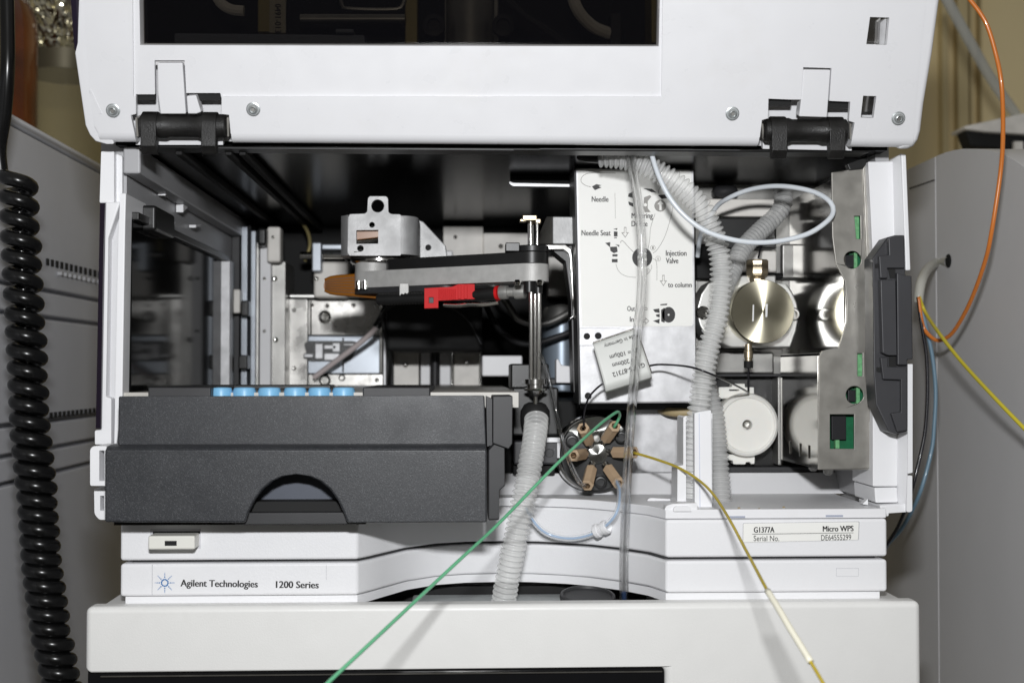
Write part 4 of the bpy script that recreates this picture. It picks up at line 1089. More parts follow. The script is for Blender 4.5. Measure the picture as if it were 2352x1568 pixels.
# racks and vials
for x0, x1, lab_ in ((340, 484, 'black vial rack block left of the blue caps on drawer'), (833, 988, 'black vial rack block right of the blue caps on drawer')):
    o_ = MB(); o_.bpx(x0, 889, x1, 918, .014, .09)
    tag(o_.build('rack_block', M['rubber'], bevel=.0006), lab_, 'rack', 'black rack blocks in the drawer')
z_cap = P(680, 889, .03).z
vial0 = None
for i, xx in enumerate((508, 561.5, 619, 678, 734, 789.5)):
    p_ = P(xx, 905, .024)
    lb = ('light blue vial cap next to the left black rack block', 'blue capped vial, second from the left black block', 'blue capped vial, third from the left black block',
          'blue capped vial, third from the right end of the row', 'blue capped vial, second from the right end of the row', 'blue capped vial at the right end of the row')[i]
    loc = Vector((p_.x, .024, z_cap - .008))
    if i == 0:
        vial0 = thing('vial', lb, 'vial', loc, 'blue capped vials in the drawer')
        m_ = MB(); m_.lathe((0, 0, 0), (0, 0, 1), [(.0049, 0), (.0049, .0062), (.0044, .0078), (.0036, .008), (.0034, .0074), (.0001, .0074)], 28); capo = m_.build('cap', M['cap'], vial0, local=True)
        m_ = MB(); m_.lathe((0, 0, -.001), (0, 0, 1), [(.0042, -.001), (.0045, .0005)], 24); gls = m_.build('glass', M['vialglass'], vial0, local=True)
    else:
        v = vial0.copy(); col.objects.link(v); v.location = loc; v['label'] = lb
        for ch in (capo, gls):
            k = ch.copy(); col.objects.link(k); k.parent = v
# dark shelf behind the vials
mb = MB(); mb.bpx(484, 884, 760, 894, .07, .02)
tag(mb.build('rack_rail', M['black'], bevel=.0005), 'thin black rail behind the row of blue vial caps', 'rail')

# ------------------------------------------------------------------ sampling arm
ar = thing('sampling_arm', 'aluminium transport arm with black top, red clip and upright needle rods', 'robot arm', P(880, 600, .115))
fh = FY(.10)
ho_ = rnd(cM((255, 285), (268, 262), (400, 258), (424, 240), (430, 120), (445, 102), (592, 102), (608, 120), (612, 245), (640, 262), (724, 265), (724, 632), (262, 632), (247, 600)), 3)
hh = [circ(*cM((517, 188)), 15), circ(*cM((466, 357)), 6.6), cM((325, 405), (522, 402), (522, 525), (325, 528)), circ(*cM((362, 568)), 7.6)]
mb = MB(); mb.plate(fh, ho_, hh, th=.004); head = mb.build('head_casting', M['cast'], ar, bevel=.0006)
zh0, zh1 = fh.p(*cM((500, 632))).z, fh.p(*cM((500, 266))).z
hx0, hx1 = fh.p(*cM((252, 400))).x, fh.p(*cM((722, 400))).x
# rounded right flank and hollow body behind
pl_ = [(hx1, .1)] + [(hx1 + .0085 * math.sin(R(t)), .1 + .0115 * (1 - math.cos(R(t)))) for t in (15, 30, 45, 60, 75, 90)] + [(hx1 + .0085, .135), (hx1 + .004, .135), (hx1 + .004, .105), (hx1, .1038)]
mb = MB(); mb.plan(pl_, zh0 + .0006, zh1 - .0003); mb.build('head_flank', M['cast'], ar, bevel=.0004, ang=50)
mb = MB(); mb.plan([(hx0, .1), (hx0 - .004, .106), (hx0 - .004, .14), (hx0, .14)], zh0, zh1); mb.build('head_flank', M['cast'], ar, bevel=.0004)
mb = MB(); mb.box((hx0 - .003, .118, zh0), (hx1 + .0035, .14, zh1 - .001)); mb.build('head_body', M['cast'], ar)
mb = MB(); mb.box((hx0, .112, zh0 + .002), (hx1, .1175, zh1 - .002)); mb.build('head_hollow', M['matte'], ar)
a, b = fh.p(*cM((325, 405))), fh.p(*cM((522, 500)))
mb = MB(); mb.box((a.x - .003, .105, a.z), (b.x + .001, .108, b.z)); rbn = mb.build('inner_ribbon', M['orange'], ar)
mb = MB()
q0, q1 = P(*cM((330, 510)), .1045), P(*cM((525, 488)), .1045)
n_ = 14
mb.lathe(q0, q1 - q0, [(.0011 + .0004 * (k % 2), (q1 - q0).length * k / 36) for k in range(37)], 14); mb.build('spring', M['chrome'], ar, ang=80)
mb = MB(); mb.plate(FY(.14), [(948, 500), (972, 509), (1024, 565), (1028, 592), (965, 594), (948, 560)], th=.006); mb.build('gusset', M['cast'], ar, bevel=.0005)
mb = MB(); c = P(*cM((970, 560)), .1398); mb.lathe(c, (0, -1, 0), [(.0016, -.001), (.0016, .0003), (.0001, .0003)], 14); mb.build('gusset_hole', M['matte'], ar)
# ring under the head
c = P(868, 593, .12)
mb = MB(); mb.lathe((c.x + .0005, .122, P(0, 604, .12).z), (0, 0, 1), [(.0135, 0), (.0145, .001), (.0145, .0028), (.0135, .0034)], 40); mb.build('bearing_ring', M['steel'], ar)
# arm bar
ra, rb2 = .0090, .0078
A = Vector((P(856, 640, .118).x, .118)); B = Vector((P(1222, 625, .066).x, .066))
dv = (B - A).normalized(); nv = Vector((-dv.y, dv.x))
def stad(r1, r2, A_=A, B_=B, n=14):
    o = []
    for k in range(n + 1):
        t = -math.pi / 2 + math.pi * k / n
        o.append(B_ + dv * (r2 * math.cos(t)) + nv * (r2 * math.sin(t)))
    for k in range(n + 1):
        t = math.pi / 2 + math.pi * k / n
        o.append(A_ + dv * (r1 * math.cos(t)) + nv * (r1 * math.sin(t)))
    return [(p.x, p.y) for p in o]
zb0, zb1, zb2 = P(1228, 645, .058).z, P(1228, 604, .058).z, P(1228, 577, .058).z
mb = MB(); mb.plan(stad(ra, rb2), zb0, zb1); bar = mb.build('arm_bar', M['armalu'], ar, bevel=.0005, ang=40)
A2 = A + dv * .018
mb = MB(); mb.plan(stad(rb2 * .97, rb2 * .97, A2), zb1 + .0001, zb2); mb.build('arm_cover', M['black'], ar, bevel=.0005)
mb = MB(); mb.lathe((A.x, A.y, zb1), (0, 0, 1), [(ra * .98, 0), (ra * .98, .005)], 36); mb.build('arm_pivot', M['armalu'], ar)
mb = MB(); mb.lathe((B.x, B.y, zb2 + .0001), (0, 0, 1), [(.0078, 0), (.0078, .0030)], 36); mb.box((B.x - .0125, B.y - .006, zb2 + .0001), (B.x - .006, B.y + .004, zb2 + .0042)); mb.build('arm_collar', M['black'], ar, bevel=.0004)
mb = MB(); mb.plan(stad(ra, rb2 * .9, A, A + dv * .045), zb0 - .0028, zb0 - .0001); mb.build('arm_underside', M['rubber'], ar, bevel=.0005)
mb = MB()
for x, y, Y_ in ((824, 655, .108), (839, 655, .106)):
    c = P(x, y, Y_); mb.lathe(c - Vector((0, 0, .002)), (0, 0, 1), [(.0014, 0), (.0014, .004)], 14)
mb.build('pin', M['chrome'], ar)
# amber ribbon loop
for k, (ya, yb3, dY) in enumerate(((640, 672, 0), (634, 678, .004))):
    m_ = MB()
    Y_ = .12 + dY
    out = [P(872, 626 + k * 2, Y_), P(820, 632 + k, Y_), P(775, 637, Y_), P(750, 643, Y_), P(744, 651, Y_), P(744, 662, Y_), P(751, 671, Y_), P(775, 676, Y_), P(830, 680 - k, Y_), P(872, 683, Y_)]
    q = catmull(out, .0015)
    m_.skin([[m_.bm.verts.new(p + Vector((0, oy, 0))) for oy in (0, .012)] + [m_.bm.verts.new(p + Vector((0.0006, oy, (.0006 if p.z < P(0, 655, Y_).z else -.0006)))) for oy in (.012, 0)] for p in q])
    m_.build('ribbon_cable', M['orange'], ar, ang=60)
m_ = MB()
for k in range(7):
    f = (k - 3) / 3
    pts_ = [P(868, 655 + f * 26, .1197 - .0001), P(800, 655 + f * 20, .1197), P(764, 655 + f * 17, .1197), P(747, 655 + f * 10, .1197)]
    m_.tube(pts_, .0012, n=8, step=.003)
m_.build('ribbon_layers', M['orange'], ar)
m_ = MB()
for k in range(6):
    f = (k - 2.5) / 3
    pts_ = [P(868, 655 + f * 26, .1188), P(800, 655 + f * 20, .1188), P(764, 655 + f * 17, .1184), P(747, 655 + f * 10, .1184)]
    m_.tube(pts_, .00028, n=5, step=.003)
m_.build('ribbon_stripes', M['ribbonline'], ar)
# parts below the bar
yc = .082
mb = MB(); p0, p1 = P(868, 688, .095), P(985, 684, .084)
mb.lathe(p0, p1 - p0, [(.0024 + .0006 * (1 if k % 2 else 0), (p1 - p0).length * k / 34) for k in range(35)], 18); mb.build('black_bellows', M['black'], ar, ang=80)
mb = MB(); mb.bpx(917, 650, 939, 694, .088, .004); mb.build('stem', M['armalu'], ar, bevel=.0005)
rd = MB(); rd.plate(FY(.0775), cM((935, 925), (1045, 918), (1180, 912), (1240, 888), (1385, 886), (1388, 1020), (1060, 1035), (1060, 1100), (935, 1104)), [cM((975, 1005), (1018, 1005), (1018, 1058), (975, 1058))], th=.007)
redo = rd.build('red_clip', M['red'], ar, bevel=.0005)
mb = MB()
for k in range(9):
    x = 1062 + k * 18; mb.bpx(*cM((x, 930)), *cM((x + 9, 1026)), .0769, .0007)
for x in (1235, 1290): mb.bpx(*cM((x, 893)), *cM((x + 30, 1020)), .0767, .0009)
mb.build('clip_ribs', M['red'], redo, bevel=.0002)
mb = MB(); mb.bpx(*cM((978, 1008)), *cM((1016, 1056)), .079, .002); mb.build('clip_pin', M['rubber'], redo)
mb = MB(); mb.tube([P(*cM((1105, 1075)), .078), P(*cM((1250, 1080)), .077), P(*cM((1330, 1070)), .076), P(*cM((1480, 1070)), .074), P(*cM((1600, 1052)), .072)], .0009, n=10); mb.build('chrome_wire', M['chrome'], ar)
mb = MB(); p0, p1 = P(*cM((1390, 985)), .08), P(*cM((1600, 965)), .074)
mb.cyl(p0, p1, .0030, .0032); mb.build('needle_holder', M['black'], ar)
mb = MB(); p0, p1 = P(*cM((1580, 968)), .0741), P(*cM((1604, 966)), .0735); mb.cyl(p0, p1, .0034, n=28); mb.build('red_ring', M['red'], ar)
mb = MB(); p0, p1 = P(*cM((1608, 962)), .0735), P(*cM((1845, 955)), .069); L_ = (p1 - p0).length
mb.lathe(p0, p1 - p0, [(.0030, 0), (.0034, L_ * .05), (.0032, L_ * .32), (.0022, L_ * .36), (.0022, L_ * .55), (.0033, L_ * .6), (.0035, L_ * .75), (.0033, L_ * .97), (.002, L_)], 28); mb.build('chrome_fitting', M['satin'], ar)
# needle rods
nx = lambda px, Y=.062: P(px, 700, Y).x
mb = MB()
rod = lambda px, y0, y1, r, Y: mb.cyl((nx(px, Y), Y, P(0, y1, Y).z), (nx(px, Y), Y, P(0, y0, Y).z), r, n=18)
rod(1220, 640, 872, .00105, .0615); rod(1238, 640, 872, .00105, .0615); rod(1229, 650, 872, .0008, .0640)
mb.build('needle_rods', M['chrome'], ar)
mb = MB(); rod(1219, 498, 566, .00145, .0645); rod(1234, 505, 566, .0006, .0600); mb.build('upper_rod', M['chrome'], ar)
mb = MB(); mb.bpx(*cM((1815, 268)), *cM((1945, 318)), .060, .008); mb.bpx(*cM((1790, 300)), *cM((1850, 330)), .061, .006); mb.bpx(*cM((1930, 300)), *cM((1980, 345)), .060, .006)
mb.build('rod_cap', M['brassnut'], ar, bevel=.0005)
mb = MB(); rod(1216, 640, 668, .0026, .0625); rod(1236, 640, 671, .0022, .0625); mb.build('rod_bushing', M['black'], ar)
mb = MB()
for px in (1189, 1240): c = P(px, 645, .055); mb.lathe(c - Vector((0, 0, .001)), (0, 0, 1), [(.0012, -.001), (.0018, .0005), (.0012, .0015)], 14)
mb.build('rivet', M['chrome'], ar)
nzx = nx(1230); z_ = lambda py: P(0, py, .062).z
mb = MB(); mb.lathe((nzx, .0625, z_(912)), (0, 0, 1), [(.0014, 0), (.0040, z_(898) - z_(912)), (.0052, z_(897) - z_(912)), (.0054, z_(893) - z_(912)), (.0040, z_(891) - z_(912)), (.0040, z_(884) - z_(912)), (.0050, z_(882) - z_(912)), (.0050, z_(871) - z_(912)), (.0030, z_(869) - z_(912))], 32)
mb.build('needle_tip', M['steel'], ar)
mb = MB(); mb.cyl((nzx, .0625, z_(935)), (nzx, .0625, z_(912)), .0010); mb.build('needle', M['chrome'], ar)

# ------------------------------------------------------------------ needle seat
ns = thing('injection_port', 'black needle port block beneath the upright chrome needle rods', 'needle port', P(1230, 1080, .07))
bpart('back_block', 1173, 835, 1261, 892, .085, .03, 'black', .001, ns)
bpart('seat_body', 1177, 890, 1283, 1000, .078, .03, 'black', .001, ns)
mb = MB(); mb.lathe((nzx, .066, z_(985)), (0, 0, 1), [(.0062, 0), (.0068, .004), (.0068, z_(945) - z_(985)), (.0050, z_(930) - z_(985)), (.003, z_(925) - z_(985))], 30); mb.build('spout', M['matte'], ns)
bpart('lower_rail', 1180, 1012, 1286, 1066, .082, .02, 'latch', .001, ns)
bpart('lower_rail', 1178, 1066, 1275, 1090, .088, .02, 'matte', .001, ns)
mb = MB(); mb.bpx(1255, 1004, 1288, 1016, .080, .004); mb.bpx(1279, 1016, 1288, 1052, .080, .004); mb.build('trim_strip', M['alu'], ns, bevel=.0003)
mb = MB(); c = P(1262, 1040, .0818); mb.lathe(c, (0, -1, 0), [(.0021, 0), (.0019, .0003)], 20); mb.build('button', M['rubber'], ns)

# ------------------------------------------------------------------ injection valve
vl = thing('injection_valve', 'round black rotary valve with six beige fittings and a bright steel centre', 'valve', P(1372, 1120, .08))
vc = P(*cV((1010, 560)), .078)
nV = Vector((-.05, -1, -.03)).normalized()
sV = .608 / 2950
mb = MB(); mb.lathe(vc + Vector((-.001, .012, .0)), nV, [(88 * sV, 0), (89 * sV, .006), (84 * sV, .009), (80 * sV, .0095)], 56); mb.build('mount_ring', M['steel'], vl)
mb = MB(); mb.lathe(vc, nV, [(84 * sV, -.004), (85 * sV, .0005), (82 * sV, .0018), (30 * sV, .0022), (.0005, .0022)], 56); vb = mb.build('valve_body', M['black'], vl)
mb = MB()
uV = nV.orthogonal(); 
def vp(zx, zy, h=0.0):
    q = cV((zx, zy)); d = ray(*q); o = vc + nV * h
    return CAM + d * ((o - CAM).dot(nV) / d.dot(nV))
mb.loops([[vp(*t, .0026) for t in ((1020, 470), (880, 440), (760, 330), (720, 320), (800, 235), (900, 185), (1020, 170), (1140, 190), (1240, 250), (1290, 300), (1200, 400), (1080, 460))]], -nV * .0003)
mb.build('stator_face', M['turned'], vl)
mb = MB(); mb.lathe(vp(1020, 560, .0024), nV, [(23 * sV, 0), (22 * sV, .0010), (.0006, .0015)], 40); mb.build('rotor_cone', M['turned'], vl)
fits = (((945, 470), (866, 290), .95), ((1080, 440), (1200, 268), 1.0), ((1140, 545), (1405, 545), 1.0), ((1100, 672), (1240, 868), 1.0), ((965, 665), (910, 895), 1.0), ((905, 553), (768, 578), .85))
FE = []
for (i0, i1, k) in fits:
    a = vp(*i0, .0030); b = vp(*i1, .0175); a = a.lerp(b, .12); ax = b - a; L_ = ax.length
    m_ = MB(); m_.lathe(a, ax, [(.0018, 0), (.0020, L_ * .10), (.0029, L_ * .14), (.0029, L_ * .86), (.0029, L_ * .885), (.0031, L_ * .91), (.0030, L_), (.0016, L_ + .0001), (.0013, L_ - .004), (.0001, L_ - .004)], 6, rot=.3)
    f_ = m_.build('fitting', M['peek'], vl, bevel=.0002)
    m_ = MB(); m_.lathe(a, ax, [(.0014, L_ + .00015), (.0012, L_ - .0038), (.0001, L_ - .0038)], 18, cap=False); m_.build('bore', mat('bore brown', (.16, .09, .04), .6), f_)
    m_ = MB(); m_.lathe(a - ax * .12, ax, [(.0019, 0), (.0019, L_ * .22)], 18); m_.build('ferrule', M['steel'], f_)
    FE.append((b, ax.normalized()))
for x, y in ((752, 425), (1262, 385), (1050, 850)):
    c = vp(x, y, .002); m_ = MB(); m_.lathe(c, nV, [(.0030, 0), (.0030, .0028), (.0026, .0033), (.0019, .0034), (.0018, .0012), (.0001, .0012)], 28); m_.build('socket_screw', M['black'], vl)
mb = MB(); c = vp(1010, 400, .002); mb.lathe(c, nV, [(.0018, 0), (.0015, .002), (.001, .0022)], 12); mb.build('key_pin', M['ivory'], vl)

# ------------------------------------------------------------------ metering device
md = thing('metering_device', 'shiny turned steel metering head on an oval flange beside the corrugated hose', 'pump head', P(1744, 800, .1))
fm = FY(.090)
fo = [(1783, 632), (1700, 632), (1650, 638)] + cG((1450, 405), (1400, 480), (1375, 570), (1375, 640), (1395, 710), (1440, 775), (1500, 810)) + [(1680, 798)] + cH((290, 852), (330, 740), (350, 630), (335, 540), (300, 460), (270, 418), (190, 402))[0:]
mb = MB(); mb.plate(fm, fo, th=.02); mb.build('flange', M['satin'], md, bevel=.0008)
dc = P(1744, 717, .084); rm = 73 * .614 / 2950
mb = MB(); mb.lathe((dc.x, .0898, dc.z), (0, -1, 0), [(rm, 0), (rm, .0125), (rm * .985, .013), (.0001, .0132)], 64)
hd = mb.build('turned_head', M['brass'], md)
# put the origin of the head on its axis so that the turning marks run round the centre
cc = Vector((dc.x, .08, dc.z)) - WM[md].translation
for v in hd.data.vertices: v.co -= cc
hd.location = cc
mb = MB()
for q in (cG((1762, 555), (1770, 555), (1768, 670), (1758, 670)), cG((1850, 550), (1866, 550), (1862, 640), (1850, 640))):
    mb.plate(FY(.0764), q, th=.0002)
mb.build('paint_mark', M['whitemark'], md)
for x, y in ((1613, 718), (1820, 722)):
    m_ = MB(); c = P(x, y, .0898); m_.lathe(c, (0, -1, 0), [(.0032, 0), (.0032, .0022), (.0026, .003), (.0018, .003), (.0016, .001), (.0001, .001)], 24); m_.build('socket_screw', M['chrome'], md)
c = P(1739, 612, .088); zq = lambda py: P(0, py, .088).z
mb = MB(); mb.lathe((c.x, .088, zq(646)), (0, 0, 1), [(.0040, 0), (.0042, zq(636) - zq(646)), (.0036, zq(633) - zq(646)), (.0052, zq(629) - zq(646)), (.0057, zq(622) - zq(646)), (.0055, zq(618) - zq(646)), (.0057, zq(614) - zq(646)), (.0057, zq(594) - zq(646)), (.0048, zq(591) - zq(646)), (.001, zq(591) - zq(646))], 8, rot=.2)
mb.build('top_nut', M['brassnut'], md, bevel=.0002)
c = P(1719, 810, .086)
mb = MB(); mb.lathe((c.x, .086, P(0, 832, .086).z), (0, 0, 1), [(.0018, 0), (.0018, .002), (.0022, .0022), (.0022, .0055), (.0018, .0058), (.0018, .009)], 12); mb.build('bottom_fitting', M['brassnut'], md)
mb = MB(); mb.cyl((c.x, .086, P(0, 845, .086).z), (c.x, .086, P(0, 828, .086).z), .0022); mb.build('seal', M['matte'], md)

# ------------------------------------------------------------------ ivory wheel
wh = thing('tubing_spool', 'round ivory plastic spool in a dark frame below the metering head', 'spool', P(1720, 1055, .1))
wc = P(1720, 976, .088); sw = .618 / 2950
mb = MB(); mb.lathe((wc.x, .108, wc.z), (0, -1, 0), [(70 * sw, 0), (70 * sw, .006), (74 * sw, .0065), (74 * sw, .0155), (72 * sw, .0172), (66 * sw, .0182), (64 * sw, .0180), (61.5 * sw, .0171), (58 * sw, .0170), (12 * sw, .0170), (11 * sw, .0165), (10.5 * sw, .013), (.0001, .013)], 72)
mb.build('disc', M['ivory'], wh, ang=30)
mb = MB(); mb.lathe((wc.x + .0003, .0955, wc.z), (0, -1, 0), [(10 * sw, 0), (8 * sw, .0025), (5 * sw, .003), (.0001, .0020)], 20); mb.build('hub_screw', M['satin'], wh)
mb = MB(); mb.plate(FY(.097), rnd(cQ((478, 600), (480, 520), (570, 518), (575, 495), (660, 495), (662, 520), (724, 520), (724, 600)), 2), [cQ((552, 535), (622, 535), (622, 545), (552, 545))], th=.006); mb.build('tab', M['ivory'], wh, bevel=.0004)
mb = MB(); mb.plate(FY(.097), rnd(cQ((480, 990), (520, 1020), (578, 1030), (580, 1055), (665, 1056), (668, 1040), (700, 1040), (702, 1054), (728, 1052), (730, 985)), 2), th=.006)
mb.build('tab', M['ivory'], wh, bevel=.0004)

# tan elastomer tube
mb = MB(); mb.tube([P(1512, 938, .110), P(1530, 944, .098), P(1555, 947, .094), P(1590, 946, .092)], .0022, n=12)
mb.tube([P(1576, 955, .093), P(1566, 975, .094), P(1564, 1000, .095), P(1572, 1015, .096)], .0014, n=10)
tag(mb.build('tan_tube', M['tan']), 'short tan rubber tube entering a hole behind the hose holder', 'tube')

# ------------------------------------------------------------------ hose holder
hh_ = thing('hose_holder', 'white upright plastic holder gripping the corrugated hose on the tray', 'holder', P(1610, 1165, .03))
mb = MB(); mb.plate(FY(.028), rnd(cQ((310, 700), (345, 690), (425, 678), (432, 1372), (360, 1372), (312, 1330)), 3), th=.004); mb.build('front_post', M['white'], hh_, bevel=.0008, seg=3)
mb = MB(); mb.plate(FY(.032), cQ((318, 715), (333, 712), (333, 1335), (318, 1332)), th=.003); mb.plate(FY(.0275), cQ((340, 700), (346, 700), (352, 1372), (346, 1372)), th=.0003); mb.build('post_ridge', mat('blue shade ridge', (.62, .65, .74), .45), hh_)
mb = MB(); mb.plate(FY(.034), rnd(cQ((232, 730), (250, 720), (252, 1335), (190, 1335), (192, 1068), (232, 1062)), 2), th=.016); mb.build('side_cheek', M['white'], hh_, bevel=.0006)
mb = MB(); mb.plate(FY(.050), cQ((245, 720), (435, 700), (435, 1330), (245, 1330)), th=.002); mb.build('back_sheet', M['white'], hh_)
mb = MB(); mb.box(P(1556, 1172, .03), P(1636, 1152, .03) + Vector((0, .02, 0))); mb.build('foot', M['white'], hh_, bevel=.0008)

# ------------------------------------------------------------------ hoses and tubes
def corr(L, r, a, pitch):
    return r + a * (2 * abs(math.sin(math.pi * L / pitch)) ** 1.0 - 1.1) + .00008 * math.sin(L * 310) + .00005 * math.sin(L * 1130 + 1)
def hose(pts, r, a, pitch, m, label, name='corrugated_hose', cap=False):
    o_ = MB(); o_.tube([P(*p_) for p_ in pts], lambda L: corr(L, r, a, pitch), n=36, step=pitch / 10, cap=cap)
    q = tag(o_.build(name, m, ang=180), label, 'hose')
    return q
hose([(1376, 358, .040), (1412, 361, .038), (1452, 370, .036), (1506, 392, .034), (1560, 427, .034), (1608, 473, .036), (1636, 530, .038), (1651, 575, .039), (1656.5, 620, .039), (1655, 668, .039), (1647, 731, .039), (1633, 781, .039), (1620, 837, .039), (1613, 880, .039), (1607, 929, .039), (1601, 975, .040), (1593, 1060, .041), (1587, 1160, .042)], .00440, .00088, .00245, M['hose'], 'milky corrugated hose curving down across the diagram plate into the holder')
mb = MB(); mb.tube([P(1334, 352, .044), P(1350, 356, .042), P(1378, 358, .040)], .0034, n=16)
mb.tube([P(1318, 346, .046), P(1334, 354, .044)], .0008, n=8)
tag(mb.build('hose_plug', M['black']), 'black plug at the upper end of the milky corrugated hose', 'plug')
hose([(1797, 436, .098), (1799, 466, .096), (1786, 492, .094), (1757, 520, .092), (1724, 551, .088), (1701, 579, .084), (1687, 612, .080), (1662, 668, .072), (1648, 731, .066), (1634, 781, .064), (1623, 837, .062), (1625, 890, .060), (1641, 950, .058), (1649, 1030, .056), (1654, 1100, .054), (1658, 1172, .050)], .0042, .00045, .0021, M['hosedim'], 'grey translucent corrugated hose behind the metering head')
hose([(1232, 958, .056), (1231, 980, .052), (1224, 1030, .044), (1213, 1092, .038), (1204, 1138, .035), (1191, 1202, .034), (1178, 1265, .035), (1166, 1325, .037), (1157, 1380, .040), (1152, 1410, .042)], .0048, .00085, .00240, M['hose'], 'milky corrugated waste hose running from the needle seat down to the recess')

def hollow(nm, pts, r, ri, label, cat='tube', m='clear', n=20):
    o_ = MB(); q = [P(*p_) for p_ in pts]
    o_.tube(q, r, n=n, step=.002, cap=False); o2 = catmull(q, .002)
    return tag(o_.build(nm, M[m], ang=180), label, cat)
def ctube(nm, pts, r, ri, label):
    q = catmull([P(*p_) for p_ in pts], .002)
    o_ = MB(); o_.tube(q, r, n=24, raw=True, cap=False); A_ = len(o_.bm.verts)
    o_.tube(q, ri, n=24, raw=True, cap=False)
    # close the two ends between outer and inner wall
    V = list(o_.bm.verts); half = len(V) // 2
    for k in range(24):
        o_.bm.faces.new((V[k], V[half + k], V[half + (k + 1) % 24], V[(k + 1) % 24]))
        o_.bm.faces.new((V[half - 24 + k], V[half - 24 + (k + 1) % 24], V[2 * half - 24 + (k + 1) % 24], V[2 * half - 24 + k]))
    return tag(o_.build(nm, M['clear'], ang=180), label, 'tube')
ctube('clear_tube', [(1441, 325, .022), (1446, 352, .022), (1455, 400, .021), (1466, 470, .021), (1473, 545, .021), (1475, 620, .021), (1472, 690, .021), (1466, 745, .021), (1458, 850, .022), (1450, 950, .023), (1443, 1050, .023), (1438, 1150, .024), (1434, 1250, .026), (1433, 1330, .030), (1434, 1392, .034)], .00205, .00120, 'clear glassy tube hanging straight down past the diagram plate')
mb = MB(); mb.tube([P(1433, 1359, .0319), P(1434, 1392, .034)], .0011, n=14)
tag(mb.build('tube_liquid', mat('dark blue liquid', (.05, .09, .20), .2)), 'dark blue liquid at the lower end of the clear hanging tube', 'liquid')
hollow('loop_tube', [(1490, 325, .026), (1497, 355, .025), (1512, 402, .023), (1537, 452, .022), (1572, 495, .021), (1620, 530, .020), (1680, 550, .019), (1740, 557, .019), (1800, 552, .019), (1858, 536, .020), (1900, 508, .022), (1914, 485, .025), (1905, 462, .027), (1872, 442, .033), (1820, 430, .041), (1770, 428, .050), (1718, 437, .060), (1672, 456, .068), (1642, 480, .078), (1610, 540, .086), (1602, 590, .09)], .00112, 0, 'milky white tube making a wide loop beside the sheet steel guard', m='milk')
ctube('needle_tube', [(1238, 812, .060), (1246, 826, .056), (1256, 850, .054), (1266, 890, .053), (1278, 945, .052), (1290, 1000, .050), (1302, 1045, .049)] + [(*cV((760, 720)), .049), (*cV((800, 805)), .050), (*cV((840, 862)), .053), (*cV((880, 886)), .058), (*cV((915, 885)), .064)], .00105, .00045, 'thin clear tube from the needle down to the lower valve fitting')

bl = thing('blue_lined_tube', 'clear tube with a blue core curving from the valve through a white clip', 'tube', P(1330, 1235, .05))
bp_ = [FE[3][0] - FE[3][1] * .003] + [P(*cV(t), y_) for t, y_ in (((1225, 862), .056), ((1250, 930), .048), ((1250, 1020), .040), ((1240, 1110), .034), ((1195, 1215), .033), ((1090, 1325), .036), ((940, 1405), .040), ((770, 1442), .043), ((610, 1430), .045), ((470, 1380), .046), ((375, 1295), .046), ((310, 1200), .046), ((270, 1120), .046))]
mb = MB(); mb.tube(bp_, .00055, n=12, step=.0015); mb.build('core', M['bluecore'], bl)
mb = MB(); mb.tube(bp_, .00135, n=18, step=.0015, cap=False); mb.build('jacket', M['bluejacket'], bl, ang=180)
cp = thing('tube_clip', 'small white snap ring clip on the curved ledge holding the blue lined tube', 'clip', P(1380, 1230, .05))
c = P(*cV((1060, 1345)), .0385); axc = (P(*cV((1160, 1290)), .035) - P(*cV((960, 1375)), .040)).normalized()
mb = MB(); mb.lathe(c - axc * .0045, axc, [(.0028, .001), (.0032, .0014), (.0032, .0030), (.0027, .0034), (.0027, .0054), (.0032, .0058), (.0032, .0076), (.0028, .008), (.0020, .008), (.0020, .001)], 30); mb.build('sleeve', M['white'], cp)
mb = MB(); mb.cyl(c + axc * .002, c + axc * .002 + Vector((.002, .012, -.002)), .003); mb.build('stem', M['white'], cp)

# capillaries
def cap_(nm, pts, r, m, label, extra=None):
    o_ = MB(); o_.tube([p_ if isinstance(p_, Vector) else P(*p_) for p_ in pts], r, n=10, step=.0015)
    return o_.build(nm, M[m], ang=180) if label is None else tag(o_.build(nm, M[m], ang=180), label, 'capillary')
e = FE[1]
cap_('green_capillary', [e[0] - e[1] * .003, e[0] + e[1] * .001, (*cV((1245, 185)), .058), (*cV((1250, 140)), .054), (*cV((1225, 122)), .050), (*cV((1150, 170)), .046), (*cV((1000, 290)), .036), (*cV((600, 660)), .008), (1148, 1199, -.018), (1060, 1281, -.042), (930, 1402, -.074), (840, 1486, -.096), (740, 1580, -.118), (600, 1720, -.150), (470, 1850, -.165)], .00068, 'greencap', 'green capillary running diagonally down from the valve to the lower edge')
e = FE[2]
yc_ = thing('yellow_capillary', 'yellow capillary with an ivory sleeve arching right and down from the valve', 'capillary', P(1673, 1190, -.02))
yp = [e[0] - e[1] * .003, P(1458, 1040, .060), P(1506, 1054, .048), P(1557, 1073, .034), P(1602, 1100, .020), P(1637, 1133, .004), P(1674, 1190, -.020), P(1715, 1266, -.052), P(1763, 1356, -.086), P(1812, 1438, -.104), P(1862, 1519, -.118), P(1900, 1585, -.128), P(1960, 1700, -.140), P(2010, 1850, -.145)]
mb = MB(); mb.tube(yp, .00060, n=10, step=.0015); mb.build('line', M['yellowcap'], yc_, ang=180)
mb = MB(); mb.tube([P(1763, 1356, -.086), P(1790, 1400, -.0965), P(1812, 1438, -.104), P(1838, 1480, -.1115), P(1862, 1519, -.118)], .00115, n=14, step=.002); mb.build('sleeve', M['sleeve'], yc_, ang=180)
tgc = thing('tagged_capillary', 'black capillary with a folded upside down paper label running from valve to spool', 'capillary', P(1430, 830, .05))
e = FE[0]
